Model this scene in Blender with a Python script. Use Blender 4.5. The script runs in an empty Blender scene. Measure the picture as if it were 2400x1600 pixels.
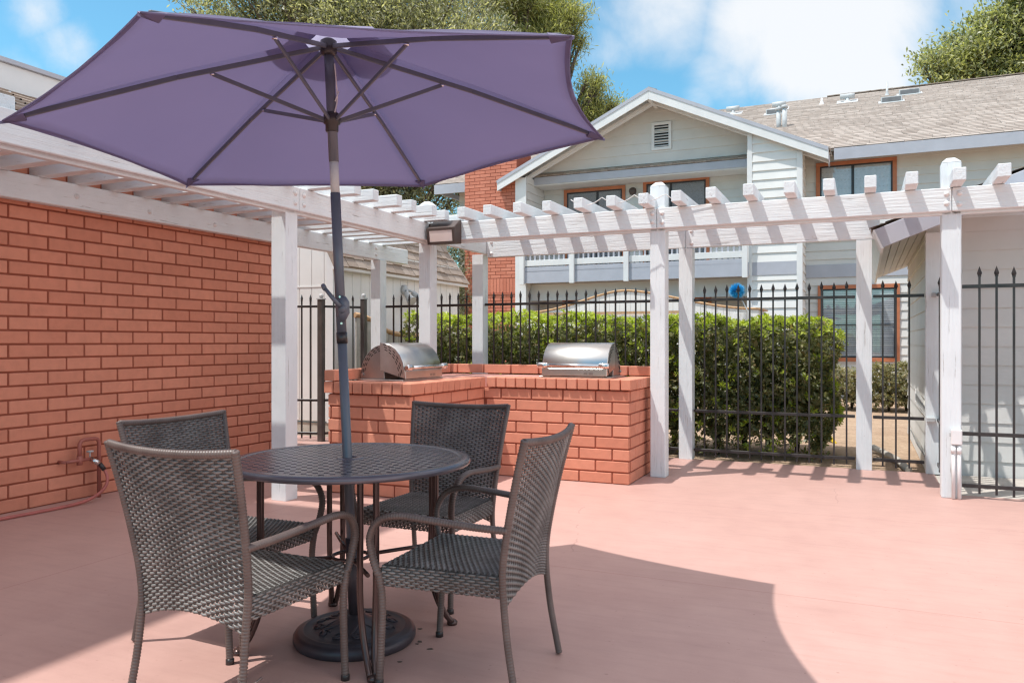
import bpy, bmesh, math, random
import numpy as np
from mathutils import Vector, Matrix
random.seed(7); RNG = np.random.default_rng(11)
PI = math.pi; R = math.radians
S = bpy.context.scene; COL = S.collection
TH = math.atan2(825, 1850)                 # the place's own axes are turned by this from the camera
CT, ST = math.cos(TH), math.sin(TH)
H = 1.24; F = 1850.0
def W(s, d, z=0.0): return Vector((s*CT + d*ST, -s*ST + d*CT, z))
def kk(u): r = (u-1200)/F; return (r*CT-ST)/(CT+r*ST)
def s_at(u, d): return d*kk(u)
def d_at(u, s): return s/kk(u)
def z_at(u, v, d): k = kk(u); return H + (800-v)/F*d*(CT-k*ST)

# ------------------------------------------------------------------ materials
def newmat(name):
    m = bpy.data.materials.new(name); m.use_nodes = True
    nt = m.node_tree; nt.nodes.clear()
    out = nt.nodes.new('ShaderNodeOutputMaterial'); b = nt.nodes.new('ShaderNodeBsdfPrincipled')
    nt.links.new(b.outputs[0], out.inputs[0]); return m, nt, b, out
def N(nt, t, **kw):
    n = nt.nodes.new(t)
    for k, v in kw.items():
        if k in n.inputs.keys() if isinstance(k, str) else False: n.inputs[k].default_value = v
        else: setattr(n, k, v)
    return n
def sset(n, **kw):
    for k, v in kw.items(): n.inputs[k.replace('_', ' ')].default_value = v
def coords(nt, scale=(1, 1, 1), kind='Object'):
    tc = nt.nodes.new('ShaderNodeTexCoord'); mp = nt.nodes.new('ShaderNodeMapping')
    nt.links.new(tc.outputs[kind], mp.inputs[0]); mp.inputs['Scale'].default_value = scale
    return mp.outputs[0]
def noise(nt, vec, scale, detail=4, rough=.55):
    n = nt.nodes.new('ShaderNodeTexNoise'); nt.links.new(vec, n.inputs['Vector'])
    n.inputs['Scale'].default_value = scale; n.inputs['Detail'].default_value = detail; n.inputs['Roughness'].default_value = rough
    return n.outputs['Fac']
def ramp(nt, fac, stops):
    r = nt.nodes.new('ShaderNodeValToRGB'); nt.links.new(fac, r.inputs[0]); e = r.color_ramp.elements
    while len(e) < len(stops): e.new(.5)
    for el, (p, c) in zip(e, stops): el.position = p; el.color = (*c, 1) if len(c) == 3 else c
    return r.outputs[0]
def mixc(nt, fac, a, b, mode='MIX'):
    m = nt.nodes.new('ShaderNodeMix'); m.data_type = 'RGBA'; m.blend_type = mode
    for i, x in ((0, fac), (6, a), (7, b)):
        if hasattr(x, 'links'): nt.links.new(x, m.inputs[i])
        else: m.inputs[i].default_value = x if i == 0 else ((*x, 1) if len(x) == 3 else x)
    return m.outputs[2]
def mth(nt, op, a, b=None):
    m = nt.nodes.new('ShaderNodeMath'); m.operation = op
    for i, x in ((0, a), (1, b)):
        if x is None: continue
        if hasattr(x, 'links'): nt.links.new(x, m.inputs[i])
        else: m.inputs[i].default_value = x
    return m.outputs[0]
def bump(nt, b, h, strength=.3, dist=.01):
    n = nt.nodes.new('ShaderNodeBump'); nt.links.new(h, n.inputs['Height'])
    n.inputs['Strength'].default_value = strength; n.inputs['Distance'].default_value = dist
    nt.links.new(n.outputs[0], b.inputs['Normal'])
def island(nt): return nt.nodes.new('ShaderNodeNewGeometry').outputs['Random Per Island']

def mat_simple(name, c, rough=.5, metal=0, var=.15, scale=8, bs=.1, bscale=60, spec=.5):
    m, nt, b, o = newmat(name); v = coords(nt)
    n = noise(nt, v, scale)
    col = ramp(nt, n, [(.3, tuple(x*(1-var) for x in c)), (.7, tuple(min(1, x*(1+var)) for x in c))])
    nt.links.new(col, b.inputs['Base Color']); sset(b, Roughness=rough, Metallic=metal); b.inputs['Specular IOR Level'].default_value = spec
    if bs: bump(nt, b, noise(nt, v, bscale, 3), bs, .004)
    return m
def mat_wood(name, c=(.76, .795, .805), grain=(2, 40, 40), dirt=.10):
    m, nt, b, o = newmat(name); v = coords(nt); g = coords(nt, grain)
    n1 = noise(nt, g, 1.0, 5, .65); n2 = noise(nt, v, 3.0, 5, .6); n3 = noise(nt, v, 22.0, 3, .6)
    col = ramp(nt, n2, [(.25, tuple(x*(1-dirt) for x in c)), (.6, c)])
    crack = ramp(nt, n1, [(.30, (.50, .46, .43)), (.37, (1, 1, 1))])
    col = mixc(nt, 1.0, col, crack, 'MULTIPLY')
    chip = ramp(nt, n3, [(.24, (.72, .66, .6)), (.3, (1, 1, 1))])
    col = mixc(nt, .5, col, chip, 'MULTIPLY')
    nt.links.new(col, b.inputs['Base Color']); sset(b, Roughness=.62); b.inputs['Specular IOR Level'].default_value = .3
    bump(nt, b, n1, .8, .008); return m
def mat_brick(name, c, c2, mortar=False):
    m, nt, b, o = newmat(name); v = coords(nt)
    isl = island(nt); n = noise(nt, v, 1.3, 5); n2 = noise(nt, v, 90, 4, .7); n3 = noise(nt, v, 14, 4)
    col = ramp(nt, isl, [(0, c), (1, c2)])
    col = mixc(nt, .5, col, ramp(nt, n, [(.3, (.80, .78, .78)), (.7, (1.1, 1.06, 1.05))]), 'MULTIPLY')
    col = mixc(nt, .5, col, ramp(nt, n3, [(.3, (.86, .84, .83)), (.6, (1.04, 1.02, 1.02))]), 'MULTIPLY')
    if mortar: col = mixc(nt, 1.0, col, (.52, .38, .35), 'MULTIPLY')  # dirt plus recess shade, both painted into the joint colour
    nt.links.new(col, b.inputs['Base Color']); sset(b, Roughness=.72); b.inputs['Specular IOR Level'].default_value = .25
    bump(nt, b, n2, .35, .004); return m
def mat_leaf(name, stops, rough=.38, trans=.3):
    m, nt, b, o = newmat(name); isl = island(nt)
    col = ramp(nt, isl, stops); nt.links.new(col, b.inputs['Base Color']); sset(b, Roughness=rough)
    b.inputs['Specular IOR Level'].default_value = .5
    t = nt.nodes.new('ShaderNodeBsdfTranslucent'); nt.links.new(mixc(nt, 1.0, col, (1.5, 1.6, .7), 'MULTIPLY'), t.inputs[0])
    mx = nt.nodes.new('ShaderNodeMixShader'); mx.inputs[0].default_value = trans
    nt.links.new(b.outputs[0], mx.inputs[1]); nt.links.new(t.outputs[0], mx.inputs[2]); nt.links.new(mx.outputs[0], o.inputs[0]); return m
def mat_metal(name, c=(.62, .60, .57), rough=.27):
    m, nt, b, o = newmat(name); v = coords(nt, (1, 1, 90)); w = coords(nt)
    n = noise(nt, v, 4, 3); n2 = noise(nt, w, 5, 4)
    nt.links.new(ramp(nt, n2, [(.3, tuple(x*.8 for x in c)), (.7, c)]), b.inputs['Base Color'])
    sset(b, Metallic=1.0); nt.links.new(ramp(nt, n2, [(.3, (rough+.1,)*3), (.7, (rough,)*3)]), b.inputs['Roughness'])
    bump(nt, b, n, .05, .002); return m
def mat_glass(name, tint=(.5, .56, .6), gloss=.4):
    m, nt, b, o = newmat(name); nt.nodes.remove(b)
    t = nt.nodes.new('ShaderNodeBsdfTransparent'); t.inputs[0].default_value = (*tint, 1)
    g = nt.nodes.new('ShaderNodeBsdfGlossy'); g.inputs['Roughness'].default_value = .02; g.inputs[0].default_value = (.85, .9, .95, 1)
    mx = nt.nodes.new('ShaderNodeMixShader'); mx.inputs[0].default_value = gloss
    nt.links.new(t.outputs[0], mx.inputs[1]); nt.links.new(g.outputs[0], mx.inputs[2]); nt.links.new(mx.outputs[0], o.inputs[0]); return m

M = {}
M['wood_s'] = mat_wood('white_wood_along', grain=(2.5, 45, 45))
M['wood_d'] = mat_wood('white_wood_across', grain=(45, 2.5, 45))
M['wood_z'] = mat_wood('white_wood_upright', grain=(45, 45, 2.0))
BR1, BR2 = (.59, .235, .15), (.68, .29, .19)
M['brick'] = mat_brick('painted_brick', BR1, BR2)
M['mortar'] = mat_brick('painted_mortar_joint_shade', BR1, BR1, True)
M['cbrick'] = mat_brick('chimney_brick', (.55, .19, .12), (.66, .255, .17))
M['counter'] = mat_simple('painted_counter', (.60, .30, .25), .45, var=.12, scale=5)
M['steel'] = mat_metal('brushed_steel')
M['steel_dark'] = mat_metal('dark_steel', (.42, .40, .385), .35)  # darker, slightly rougher steel for housings, bolts and plates
M['chrome'] = mat_metal('polished_steel', (.75, .75, .75), .12)
M['black'] = mat_simple('black_paint', (.032, .027, .027), .30, var=.3)
M['post_paint'] = mat_simple('faded_black_paint', (.085, .072, .066), .4, var=.25)
M['dark'] = mat_simple('opening_shade', (.01, .01, .01), .8, bs=0)  # near-black paint standing in for the shade inside openings
M['bronze'] = mat_simple('bronze_paint', (.075, .05, .042), .45)
M['lens'] = mat_simple('frosted_lens', (.72, .60, .55), .25, var=.04, bs=.05)
M['pole'] = mat_simple('grey_pole_paint', (.115, .125, .15), .32, metal=.0, var=.1, bs=.02)
M['tubing'] = mat_simple('bronze_tube', (.085, .052, .047), .26, metal=.4, var=.12, bs=.02)
M['plate'] = mat_simple('bronze_sheet', (.125, .110, .126), .25, metal=.25, var=.15, bs=.03)
M['iron'] = mat_simple('cast_iron_paint', (.052, .044, .054), .42, metal=.25, var=.2, scale=14)
M['siding'] = mat_simple('pale_grey_siding', (.655, .64, .61), .6, var=.05, scale=2, bs=.12, bscale=35, spec=.25)
M['siding_w'] = mat_simple('white_siding', (.76, .75, .725), .6, var=.05, scale=2, bs=.15, bscale=30, spec=.25)
M['weathered'] = mat_simple('weathered_board', (.46, .43, .39), .8, var=.15, scale=9)
M['trim'] = mat_simple('white_trim', (.75, .745, .735), .55, var=.05, scale=3)
M['fascia'] = mat_simple('blue_grey_trim', (.44, .45, .50), .55, var=.06, scale=3)
M['orange'] = mat_simple('orange_window_trim', (.48, .165, .075), .5, var=.1)
M['frame'] = mat_simple('dark_window_frame', (.03, .027, .03), .4)
M['curtain'] = mat_simple('pale_curtain', (.74, .76, .78), .8, var=.08, scale=12)
M['blind'] = mat_simple('white_blind', (.62, .66, .70), .6, var=.04)
M['glass'] = mat_glass('window_glass', (.90, .90, .90), .07)
M['glass_d'] = mat_glass('door_glass', (.7, .72, .74), .14)
M['cap'] = mat_simple('tan_wood_cap', (.48, .30, .16), .7, var=.2, scale=14)
M['white_plastic'] = mat_simple('white_plastic', (.78, .76, .75), .4, var=.04)
M['galv'] = mat_simple('galvanised_metal', (.50, .51, .51), .65, metal=.0, var=.15)
M['louvre'] = mat_simple('grey_louvre', (.16, .16, .165), .6)
M['hose'] = mat_simple('red_hose', (.42, .12, .10), .42)
M['pipe'] = mat_simple('painted_pipe', (.36, .115, .085), .5)
M['blue'] = mat_simple('blue_fibres', (.03, .40, .72), .6, var=.4, scale=40)
M['yellow'] = mat_simple('yellow_plastic', (.65, .45, .01), .5)
M['bark'] = mat_simple('bark', (.11, .08, .06), .9, var=.35, scale=10, bs=.8, bscale=14)
M['twig'] = mat_simple('hedge_wood', (.075, .06, .042), .9, var=.4, scale=10)
M['cord'] = mat_simple('white_cord', (.75, .73, .70), .7)
M['stucco'] = mat_simple('pale_stucco', (.62, .55, .48), .8, bs=.3, bscale=90)

def mat_shingle(name, c1, c2, sx=.30, sz=.14):
    m, nt, b, o = newmat(name); isl = island(nt); v = coords(nt); n = noise(nt, v, 70, 3, .7); n2 = noise(nt, v, .5, 4)
    col = ramp(nt, isl, [(0, c1), (.5, tuple((a+q)/2 for a, q in zip(c1, c2))), (1, c2)])
    col = mixc(nt, .55, col, ramp(nt, n, [(.35, (.78,)*3), (.65, (1.1,)*3)]), 'MULTIPLY')
    col = mixc(nt, .5, col, ramp(nt, n2, [(.35, (.88,)*3), (.65, (1.06,)*3)]), 'MULTIPLY')
    nt.links.new(col, b.inputs['Base Color']); sset(b, Roughness=.9); b.inputs['Specular IOR Level'].default_value = .15
    bump(nt, b, n, .4, .01); return m
M['shingle'] = mat_shingle('tan_shingle', (.36, .302, .262), (.485, .42, .372))
M['shake'] = mat_shingle('brown_shake', (.30, .235, .19), (.42, .345, .29))

def mat_wicker(name, c, c2):
    m, nt, b, o = newmat(name); v = coords(nt); n = noise(nt, v, 9, 4); isl = island(nt)
    col = ramp(nt, n, [(.3, c), (.72, c2)])
    col = mixc(nt, .5, col, ramp(nt, isl, [(0, (.8,)*3), (1, (1.25,)*3)]), 'MULTIPLY')
    nt.links.new(col, b.inputs['Base Color']); sset(b, Roughness=.42); b.inputs['Specular IOR Level'].default_value = .55
    bump(nt, b, noise(nt, coords(nt, (1, 1, 1)), 320, 2), .15, .001); return m
M['wicker'] = mat_wicker('grey_brown_wicker', (.115, .108, .102), (.25, .240, .228))
M['cane_gap_shade'] = mat_wicker('gap_shade_cane', (.045, .038, .034), (.075, .066, .06))  # near-black so the shade of the weave gaps is painted in
M['wicker_w'] = mat_wicker('brown_wrapping', (.085, .060, .053), (.15, .112, .098))

def mat_fabric():
    m, nt, b, o = newmat('violet_canvas'); v = coords(nt); n = noise(nt, v, 1.4, 5); nf = noise(nt, v, 500, 2)
    col = ramp(nt, n, [(.3, (.195, .185, .275)), (.7, (.24, .225, .325))])
    nt.links.new(col, b.inputs['Base Color']); sset(b, Roughness=.85); b.inputs['Specular IOR Level'].default_value = .1
    bump(nt, b, nf, .1, .001)
    t = nt.nodes.new('ShaderNodeBsdfTranslucent'); t.inputs[0].default_value = (.487, .452, .622, 1)
    mx = nt.nodes.new('ShaderNodeMixShader'); mx.inputs[0].default_value = .5
    nt.links.new(b.outputs[0], mx.inputs[1]); nt.links.new(t.outputs[0], mx.inputs[2]); nt.links.new(mx.outputs[0], o.inputs[0]); return m
M['fabric'] = mat_fabric()

def mat_patio():
    m, nt, b, o = newmat('salmon_painted_concrete'); v = coords(nt)
    n1 = noise(nt, v, .55, 5, .6); n2 = noise(nt, v, 4.5, 6, .62); n3 = noise(nt, v, 38, 3, .6); n4 = noise(nt, v, 130, 3)
    col = ramp(nt, n1, [(.3, (.485, .293, .250)), (.7, (.535, .340, .293))])
    col = mixc(nt, .55, col, ramp(nt, n2, [(.30, (.90, .87, .87)), (.62, (1.04, 1.03, 1.03))]), 'MULTIPLY')
    col = mixc(nt, .7, col, ramp(nt, n3, [(.26, (.66, .60, .58)), (.33, (1, 1, 1))]), 'MULTIPLY')
    sp = ramp(nt, n4, [(.70, (0, 0, 0)), (.76, (1, 1, 1))])
    col = mixc(nt, mth(nt, 'MULTIPLY', sp, .5), col, (.82, .70, .66))
    vo = nt.nodes.new('ShaderNodeTexVoronoi'); vo.feature = 'DISTANCE_TO_EDGE'; vo.inputs['Scale'].default_value = .42
    nv = nt.nodes.new('ShaderNodeTexNoise'); nt.links.new(v, nv.inputs['Vector']); nv.inputs['Scale'].default_value = 2.2; nv.inputs['Detail'].default_value = 8
    nt.links.new(mixc(nt, .16, v, nv.outputs['Color']), vo.inputs['Vector'])
    ck_ = mth(nt, 'MULTIPLY', mth(nt, 'LESS_THAN', vo.outputs['Distance'], .0012), mth(nt, 'GREATER_THAN', n1, .54))
    col = mixc(nt, mth(nt, 'MULTIPLY', ck_, .35), col, (.30, .16, .14))
    # faint scuffs, dragged one way
    sc_ = noise(nt, coords(nt, (1.2, 9, 1)), 2.2, 7, .7); col = mixc(nt, .5, col, ramp(nt, sc_, [(.34, (.90, .885, .88)), (.5, (1, 1, 1)), (.68, (1.05, 1.05, 1.05))]), 'MULTIPLY')
    # control joints of the slab, in the patio's own axes (object coordinates)
    sx = nt.nodes.new('ShaderNodeSeparateXYZ'); nt.links.new(v, sx.inputs[0])
    j = None
    for axis, pos in ((1, 6.05), (1, 4.08), (0, -3.95), (1, .2)):
        dd = mth(nt, 'ABSOLUTE', mth(nt, 'SUBTRACT', sx.outputs[axis], pos)); q = mth(nt, 'LESS_THAN', dd, .0045)
        j = q if j is None else mth(nt, 'MAXIMUM', j, q)
    col = mixc(nt, mth(nt, 'MULTIPLY', j, .55), col, (.40, .20, .17))
    nt.links.new(col, b.inputs['Base Color']); sset(b, Roughness=.52); b.inputs['Specular IOR Level'].default_value = .35
    hh = mth(nt, 'SUBTRACT', mth(nt, 'ADD', n2, mth(nt, 'MULTIPLY', n4, .25)), mth(nt, 'MULTIPLY', j, .8)); bump(nt, b, hh, .12, .006); return m
M['patio'] = mat_patio()
def mat_dirt():
    m, nt, b, o = newmat('dry_earth'); v = coords(nt)
    n1 = noise(nt, v, .5, 5); n2 = noise(nt, v, 22, 5, .7); n3 = noise(nt, v, 3, 4)
    col = ramp(nt, n1, [(.3, (.40, .27, .18)), (.7, (.52, .385, .27))])
    col = mixc(nt, .7, col, ramp(nt, n2, [(.3, (.55, .5, .46)), (.6, (1.06, 1.05, 1.04))]), 'MULTIPLY')
    col = mixc(nt, .5, col, ramp(nt, n3, [(.35, (.74, .72, .7)), (.6, (1, 1, 1))]), 'MULTIPLY')
    nt.links.new(col, b.inputs['Base Color']); sset(b, Roughness=.95); bump(nt, b, n2, .7, .03); return m
M['dirt'] = mat_dirt()
M['concrete'] = mat_simple('grey_concrete', (.48, .44, .39), .8, var=.18, scale=4, bs=.25)
M['lf_old'] = mat_leaf('dark_glossy_leaf', [(0, (.08, .095, .038)), (.45, (.175, .185, .08)), (.8, (.31, .31, .17)), (1, (.29, .21, .12))], .40, .38)
M['lf_new'] = mat_leaf('lime_leaf', [(0, (.25, .33, .03)), (.6, (.40, .47, .055)), (1, (.52, .56, .12))], .38, .4)
M['lf_low'] = mat_leaf('dusty_leaf', [(0, (.13, .13, .07)), (.6, (.26, .245, .13)), (1, (.38, .29, .16))], .45, .3)
M['lf_olive'] = mat_leaf('olive_leaf', [(0, (.11, .115, .075)), (.5, (.28, .27, .185)), (1, (.55, .52, .39))], .45, .42)
M['lf_pine'] = mat_leaf('pine_needle', [(0, (.15, .16, .07)), (.6, (.34, .34, .15)), (1, (.54, .52, .25))], .5, .42)
M['lf_ash'] = mat_leaf('broad_leaf', [(0, (.13, .14, .07)), (.5, (.32, .32, .165)), (1, (.55, .53, .32))], .42, .45)
M['lf_dry'] = mat_leaf('grey_green_leaf', [(0, (.12, .13, .08)), (.6, (.2, .205, .13)), (1, (.3, .29, .2))], .6, .3)

# ------------------------------------------------------------------ mesh building
class MB:
    def __init__(s): s.v = []; s.f = []; s.sm = []
    def add(s, vs, fs, smooth=False):
        o = len(s.v); s.v += [tuple(p) for p in vs]
        for f in fs: s.f.append(tuple(i+o for i in f)); s.sm.append(smooth)
        return s
    def box(s, x0, x1, y0, y1, z0, z1):
        return s.add([(x0, y0, z0), (x1, y0, z0), (x1, y1, z0), (x0, y1, z0), (x0, y0, z1), (x1, y0, z1), (x1, y1, z1), (x0, y1, z1)],
                     [(0, 3, 2, 1), (4, 5, 6, 7), (0, 1, 5, 4), (1, 2, 6, 5), (2, 3, 7, 6), (3, 0, 4, 7)])
    def obox(s, c, ax, ay, az):
        c = Vector(c); ax, ay, az = Vector(ax), Vector(ay), Vector(az)
        P = [c+ax*i+ay*j+az*k for k in (-1, 1) for (i, j) in ((-1, -1), (1, -1), (1, 1), (-1, 1))]
        return s.add(P, [(0, 3, 2, 1), (4, 5, 6, 7), (0, 1, 5, 4), (1, 2, 6, 5), (2, 3, 7, 6), (3, 0, 4, 7)])
    def bar(s, a, b, w, h, up=(0, 0, 1)):
        a, b = Vector(a), Vector(b); d = (b-a); L = d.length; d.normalize(); x = d.cross(Vector(up))
        if x.length < 1e-5: x = d.cross(Vector((1, 0, 0)))
        x.normalize(); z = x.cross(d); return s.obox((a+b)/2, d*L/2, x*w/2, z*h/2)
    def prism(s, poly, axis, a0, a1, smooth=False):
        mk = {'x': lambda p, a: (a, p[0], p[1]), 'y': lambda p, a: (p[0], a, p[1]), 'z': lambda p, a: (p[0], p[1], a)}[axis]
        n = len(poly); vs = [mk(p, a0) for p in poly]+[mk(p, a1) for p in poly]
        s.add(vs, [tuple(range(n)), tuple(range(2*n-1, n-1, -1))]); o = len(s.v)-2*n
        for i in range(n): s.f.append((o+i, o+(i+1) % n, o+n+(i+1) % n, o+n+i)); s.sm.append(smooth)
        return s
    def tube(s, path, r, n=8, cap=True, flat=1.0, up=(0, 0, 1)):
        P = [Vector(p) for p in path]; k = len(P); rr = r if hasattr(r, '__len__') else [r]*k
        t0 = (P[1]-P[0]).normalized(); x = t0.cross(Vector(up))
        if x.length < 1e-4: x = t0.cross(Vector((1, 0, 0)))
        x.normalize(); vs = []
        for i in range(k):
            t = (P[min(i+1, k-1)]-P[max(i-1, 0)]).normalized(); x = (x-t*x.dot(t)).normalized(); y = t.cross(x)
            for j in range(n):
                a = 2*PI*j/n; vs.append(P[i]+x*(math.cos(a)*rr[i])+y*(math.sin(a)*rr[i]*flat))
        fs = [(i*n+j, i*n+(j+1) % n, (i+1)*n+(j+1) % n, (i+1)*n+j) for i in range(k-1) for j in range(n)]
        s.add(vs, fs, True)
        if cap:
            o = len(s.v)-len(vs); s.f += [tuple(o+j for j in range(n-1, -1, -1)), tuple(o+(k-1)*n+j for j in range(n))]; s.sm += [False, False]
        return s
    def lathe(s, prof, n=32, c=(0, 0, 0), axis='z', smooth=True):
        vs = []
        for r, z in prof:
            for j in range(n):
                a = 2*PI*j/n; p = (r*math.cos(a), r*math.sin(a), z)
                if axis == 'x': p = (z, p[0], p[1])
                if axis == 'y': p = (p[0], z, p[1])
                vs.append((p[0]+c[0], p[1]+c[1], p[2]+c[2]))
        k = len(prof); s.add(vs, [(i*n+j, i*n+(j+1) % n, (i+1)*n+(j+1) % n, (i+1)*n+j) for i in range(k-1) for j in range(n)], smooth)
        o = len(s.v)-len(vs)
        if prof[0][0] > 1e-6: s.f.append(tuple(o+j for j in range(n))); s.sm.append(False)
        if prof[-1][0] > 1e-6: s.f.append(tuple(o+(k-1)*n+j for j in range(n))); s.sm.append(False)
        return s
    def mesh(s, name, mat, off=(0, 0, 0), recalc=True):
        me = bpy.data.meshes.new(name); o = Vector(off)
        me.from_pydata([(p[0]-o.x, p[1]-o.y, p[2]-o.z) for p in s.v], [], s.f)
        me.polygons.foreach_set('use_smooth', s.sm); me.materials.append(mat)
        if recalc:
            bm = bmesh.new(); bm.from_mesh(me); bmesh.ops.recalc_face_normals(bm, faces=bm.faces); bm.to_mesh(me); bm.free()
        me.update(); return me
OFF = {}
def tagit(o, label=None, cat=None, group=None, kind=None):
    if label: o['label'] = label
    if cat: o['category'] = cat
    if group: o['group'] = group
    if kind: o['kind'] = kind
    return o
def thing(name, label, cat, base=(0, 0, 0), group=None, world=False, rz=None):
    o = bpy.data.objects.new(name, None); COL.objects.link(o); o.empty_display_size = .1
    o.location = Vector(base) if world else W(*base)
    o.rotation_euler.z = (rz if rz is not None else (0 if world else -TH))
    OFF[o.name] = Vector((0, 0, 0)) if rz is not None else Vector(base)
    return tagit(o, label, cat, group)
def part(mb, name, mat, parent, bevel=0, off=None, recalc=True, label=None):
    o = bpy.data.objects.new(name, mb.mesh(name, mat, OFF[parent.name] if off is None else off, recalc)); COL.objects.link(o); o.parent = parent
    OFF[o.name] = OFF[parent.name] if off is None else Vector((0, 0, 0))
    if bevel:
        b = o.modifiers.new('bevel', 'BEVEL'); b.width = bevel; b.segments = 1; b.limit_method = 'ANGLE'
    if label: o['label'] = label
    return o
def solo(mb, name, mat, label, cat, base=(0, 0, 0), group=None, world=False, bevel=0, kind=None, recalc=True):
    o = bpy.data.objects.new(name, mb.mesh(name, mat, base, recalc)); COL.objects.link(o)
    o.location = Vector(base) if world else W(*base); o.rotation_euler.z = 0 if world else -TH
    OFF[o.name] = Vector(base)
    if bevel:
        b = o.modifiers.new('bevel', 'BEVEL'); b.width = bevel; b.segments = 1; b.limit_method = 'ANGLE'
    return tagit(o, label, cat, group, kind)
def dup(o, parent, loc=None):
    c = o.copy(); COL.objects.link(c); c.parent = parent
    if loc is not None: c.location = loc
    for ch in [x for x in COL.objects if x.parent == o]: dup(ch, c)
    return c
def npmesh(name, V, Q, mat):
    me = bpy.data.meshes.new(name); n = len(V); k = len(Q); w = Q.shape[1]
    me.vertices.add(n); me.vertices.foreach_set('co', np.asarray(V, np.float32).ravel())
    me.loops.add(k*w); me.loops.foreach_set('vertex_index', np.asarray(Q, np.int32).ravel())
    me.polygons.add(k); me.polygons.foreach_set('loop_start', np.arange(0, k*w, w, dtype=np.int32))
    me.update(calc_edges=True); me.materials.append(mat); return me
def npart(name, V, Q, mat, parent):
    o = bpy.data.objects.new(name, npmesh(name, V, Q, mat)); COL.objects.link(o); o.parent = parent; return o
def leaves(P, D, L, Wd, fold=.25, spread=None):
    """kite leaves at P (n,3) pointing along D (n,3), length L, width Wd; two quads folded on the midrib"""
    n = len(P); D = D/np.linalg.norm(D, axis=1, keepdims=True)
    A = RNG.normal(size=(n, 3))*.55+np.array([-.35, -.3, .9]); X = np.cross(D, A); X /= np.linalg.norm(X, axis=1, keepdims=True)+1e-9; Z = np.cross(X, D)
    L = np.broadcast_to(L, (n,))[:, None]; Wd = np.broadcast_to(Wd, (n,))[:, None]
    b = P; t = P+D*L; m = P+D*L*.55
    l = m+X*Wd*.5+Z*Wd*fold; r = m-X*Wd*.5+Z*Wd*fold
    V = np.stack([b, r, t, l], 1).reshape(-1, 3); i = np.arange(n)*4
    return V, np.stack([i, i+1, i+2, i+3], 1)

def bricks(mb, axis, face, sign, a0, a1, z0, z1, course=.1016, L=.305, phase=0.0, depth=.05, joint=.0135):
    """real bricks laid in running bond on a wall face; axis 's' or 'd' is the way the wall runs"""
    nrow = int(round((z1-z0)/course))
    for c in range(nrow):
        za = z0+c*course+joint*.5; zb = z0+(c+1)*course-joint*.5
        p = phase+(0 if c % 2 else L/2); k = math.floor((a0-p)/L); a = p+k*L
        while a < a1-1e-6:
            x0, x1 = max(a+joint*.5, a0), min(a+L-joint*.5, a1)
            if x1-x0 > .015:
                e = RNG.normal(0, .0012); f0, f1 = sorted((face+e, face-sign*depth))
                if axis == 's': mb.box(x0, x1, f0, f1, za, zb)
                else: mb.box(f0, f1, x0, x1, za, zb)
            a += L
def lap(mb, axis, face, sign, a0, a1, z0, z1, pitch=.19, t=.026, lo=None, hi=None):
    """lapped boards: each course leans out at its foot; lo/hi(z) clip the run for gables"""
    z = z0
    while z < z1-1e-4:
        zt = min(z+pitch, z1); q = lambda x, o, zz: (x, face+sign*o, zz) if axis == 's' else (face+sign*o, x, zz)
        l0, l1 = (lo(z), lo(zt)) if lo else (a0, a0); h0, h1 = (hi(z), hi(zt)) if hi else (a1, a1)
        if h0 > l0+.01:
            h1 = max(h1, l1+.001)
            mb.add([q(l0, t, z), q(h0, t, z), q(h1, .002, zt), q(l1, .002, zt), q(l0, -.02, z), q(h0, -.02, z), q(h1, -.02, zt), q(l1, -.02, zt)],
                   [(0, 1, 2, 3), (0, 4, 5, 1), (1, 5, 6, 2), (0, 3, 7, 4)])
        z = zt
def shingles(mb, P0, A, B, la, lb, pa, pb, th=.012, hang=1.12):
    """overlapping tabs on the slope from P0 along unit A (across) and unit B (up the slope)"""
    P0, A, B = Vector(P0), Vector(A), Vector(B); Nn = A.cross(B).normalized()
    if Nn.z < 0: Nn = -Nn
    rows = int(lb/pb+.5)
    for r in range(rows):
        b0 = r*pb; b1 = min(b0+pb*hang, lb); x = -random.random()*pa
        while x < la:
            w = pa*random.uniform(.75, 1.3); x0, x1 = max(x, 0), min(x+w-.006, la); x += w
            if x1-x0 < .02: continue
            j = random.uniform(-.018, .018)
            p = lambda a, b, n: P0+A*a+B*b+Nn*n
            mb.add([p(x0, b0+j, th*1.9), p(x1, b0+j, th*1.9), p(x1, b1, th*.6), p(x0, b1, th*.6), p(x0, b0+j, 0), p(x1, b0+j, 0)],
                   [(0, 1, 2, 3), (4, 5, 1, 0)])

# ------------------------------------------------------------------ the setting
g = MB().box(-150, 150, -60, 260, -.5, -.06); solo(g, 'ground', M['dirt'], None, None, world=True, kind='structure')
p = MB().box(-9, .60, -6, 8.40, -.16, 0).box(.60, 12, -6, 7.30, -.16, 0)
solo(p, 'patio', M['patio'], None, None, kind='structure')
p = MB().box(.60, 12, 7.30, 8.46, -.16, -.012); solo(p, 'concrete_path', M['concrete'], None, None, kind='structure')

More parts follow.
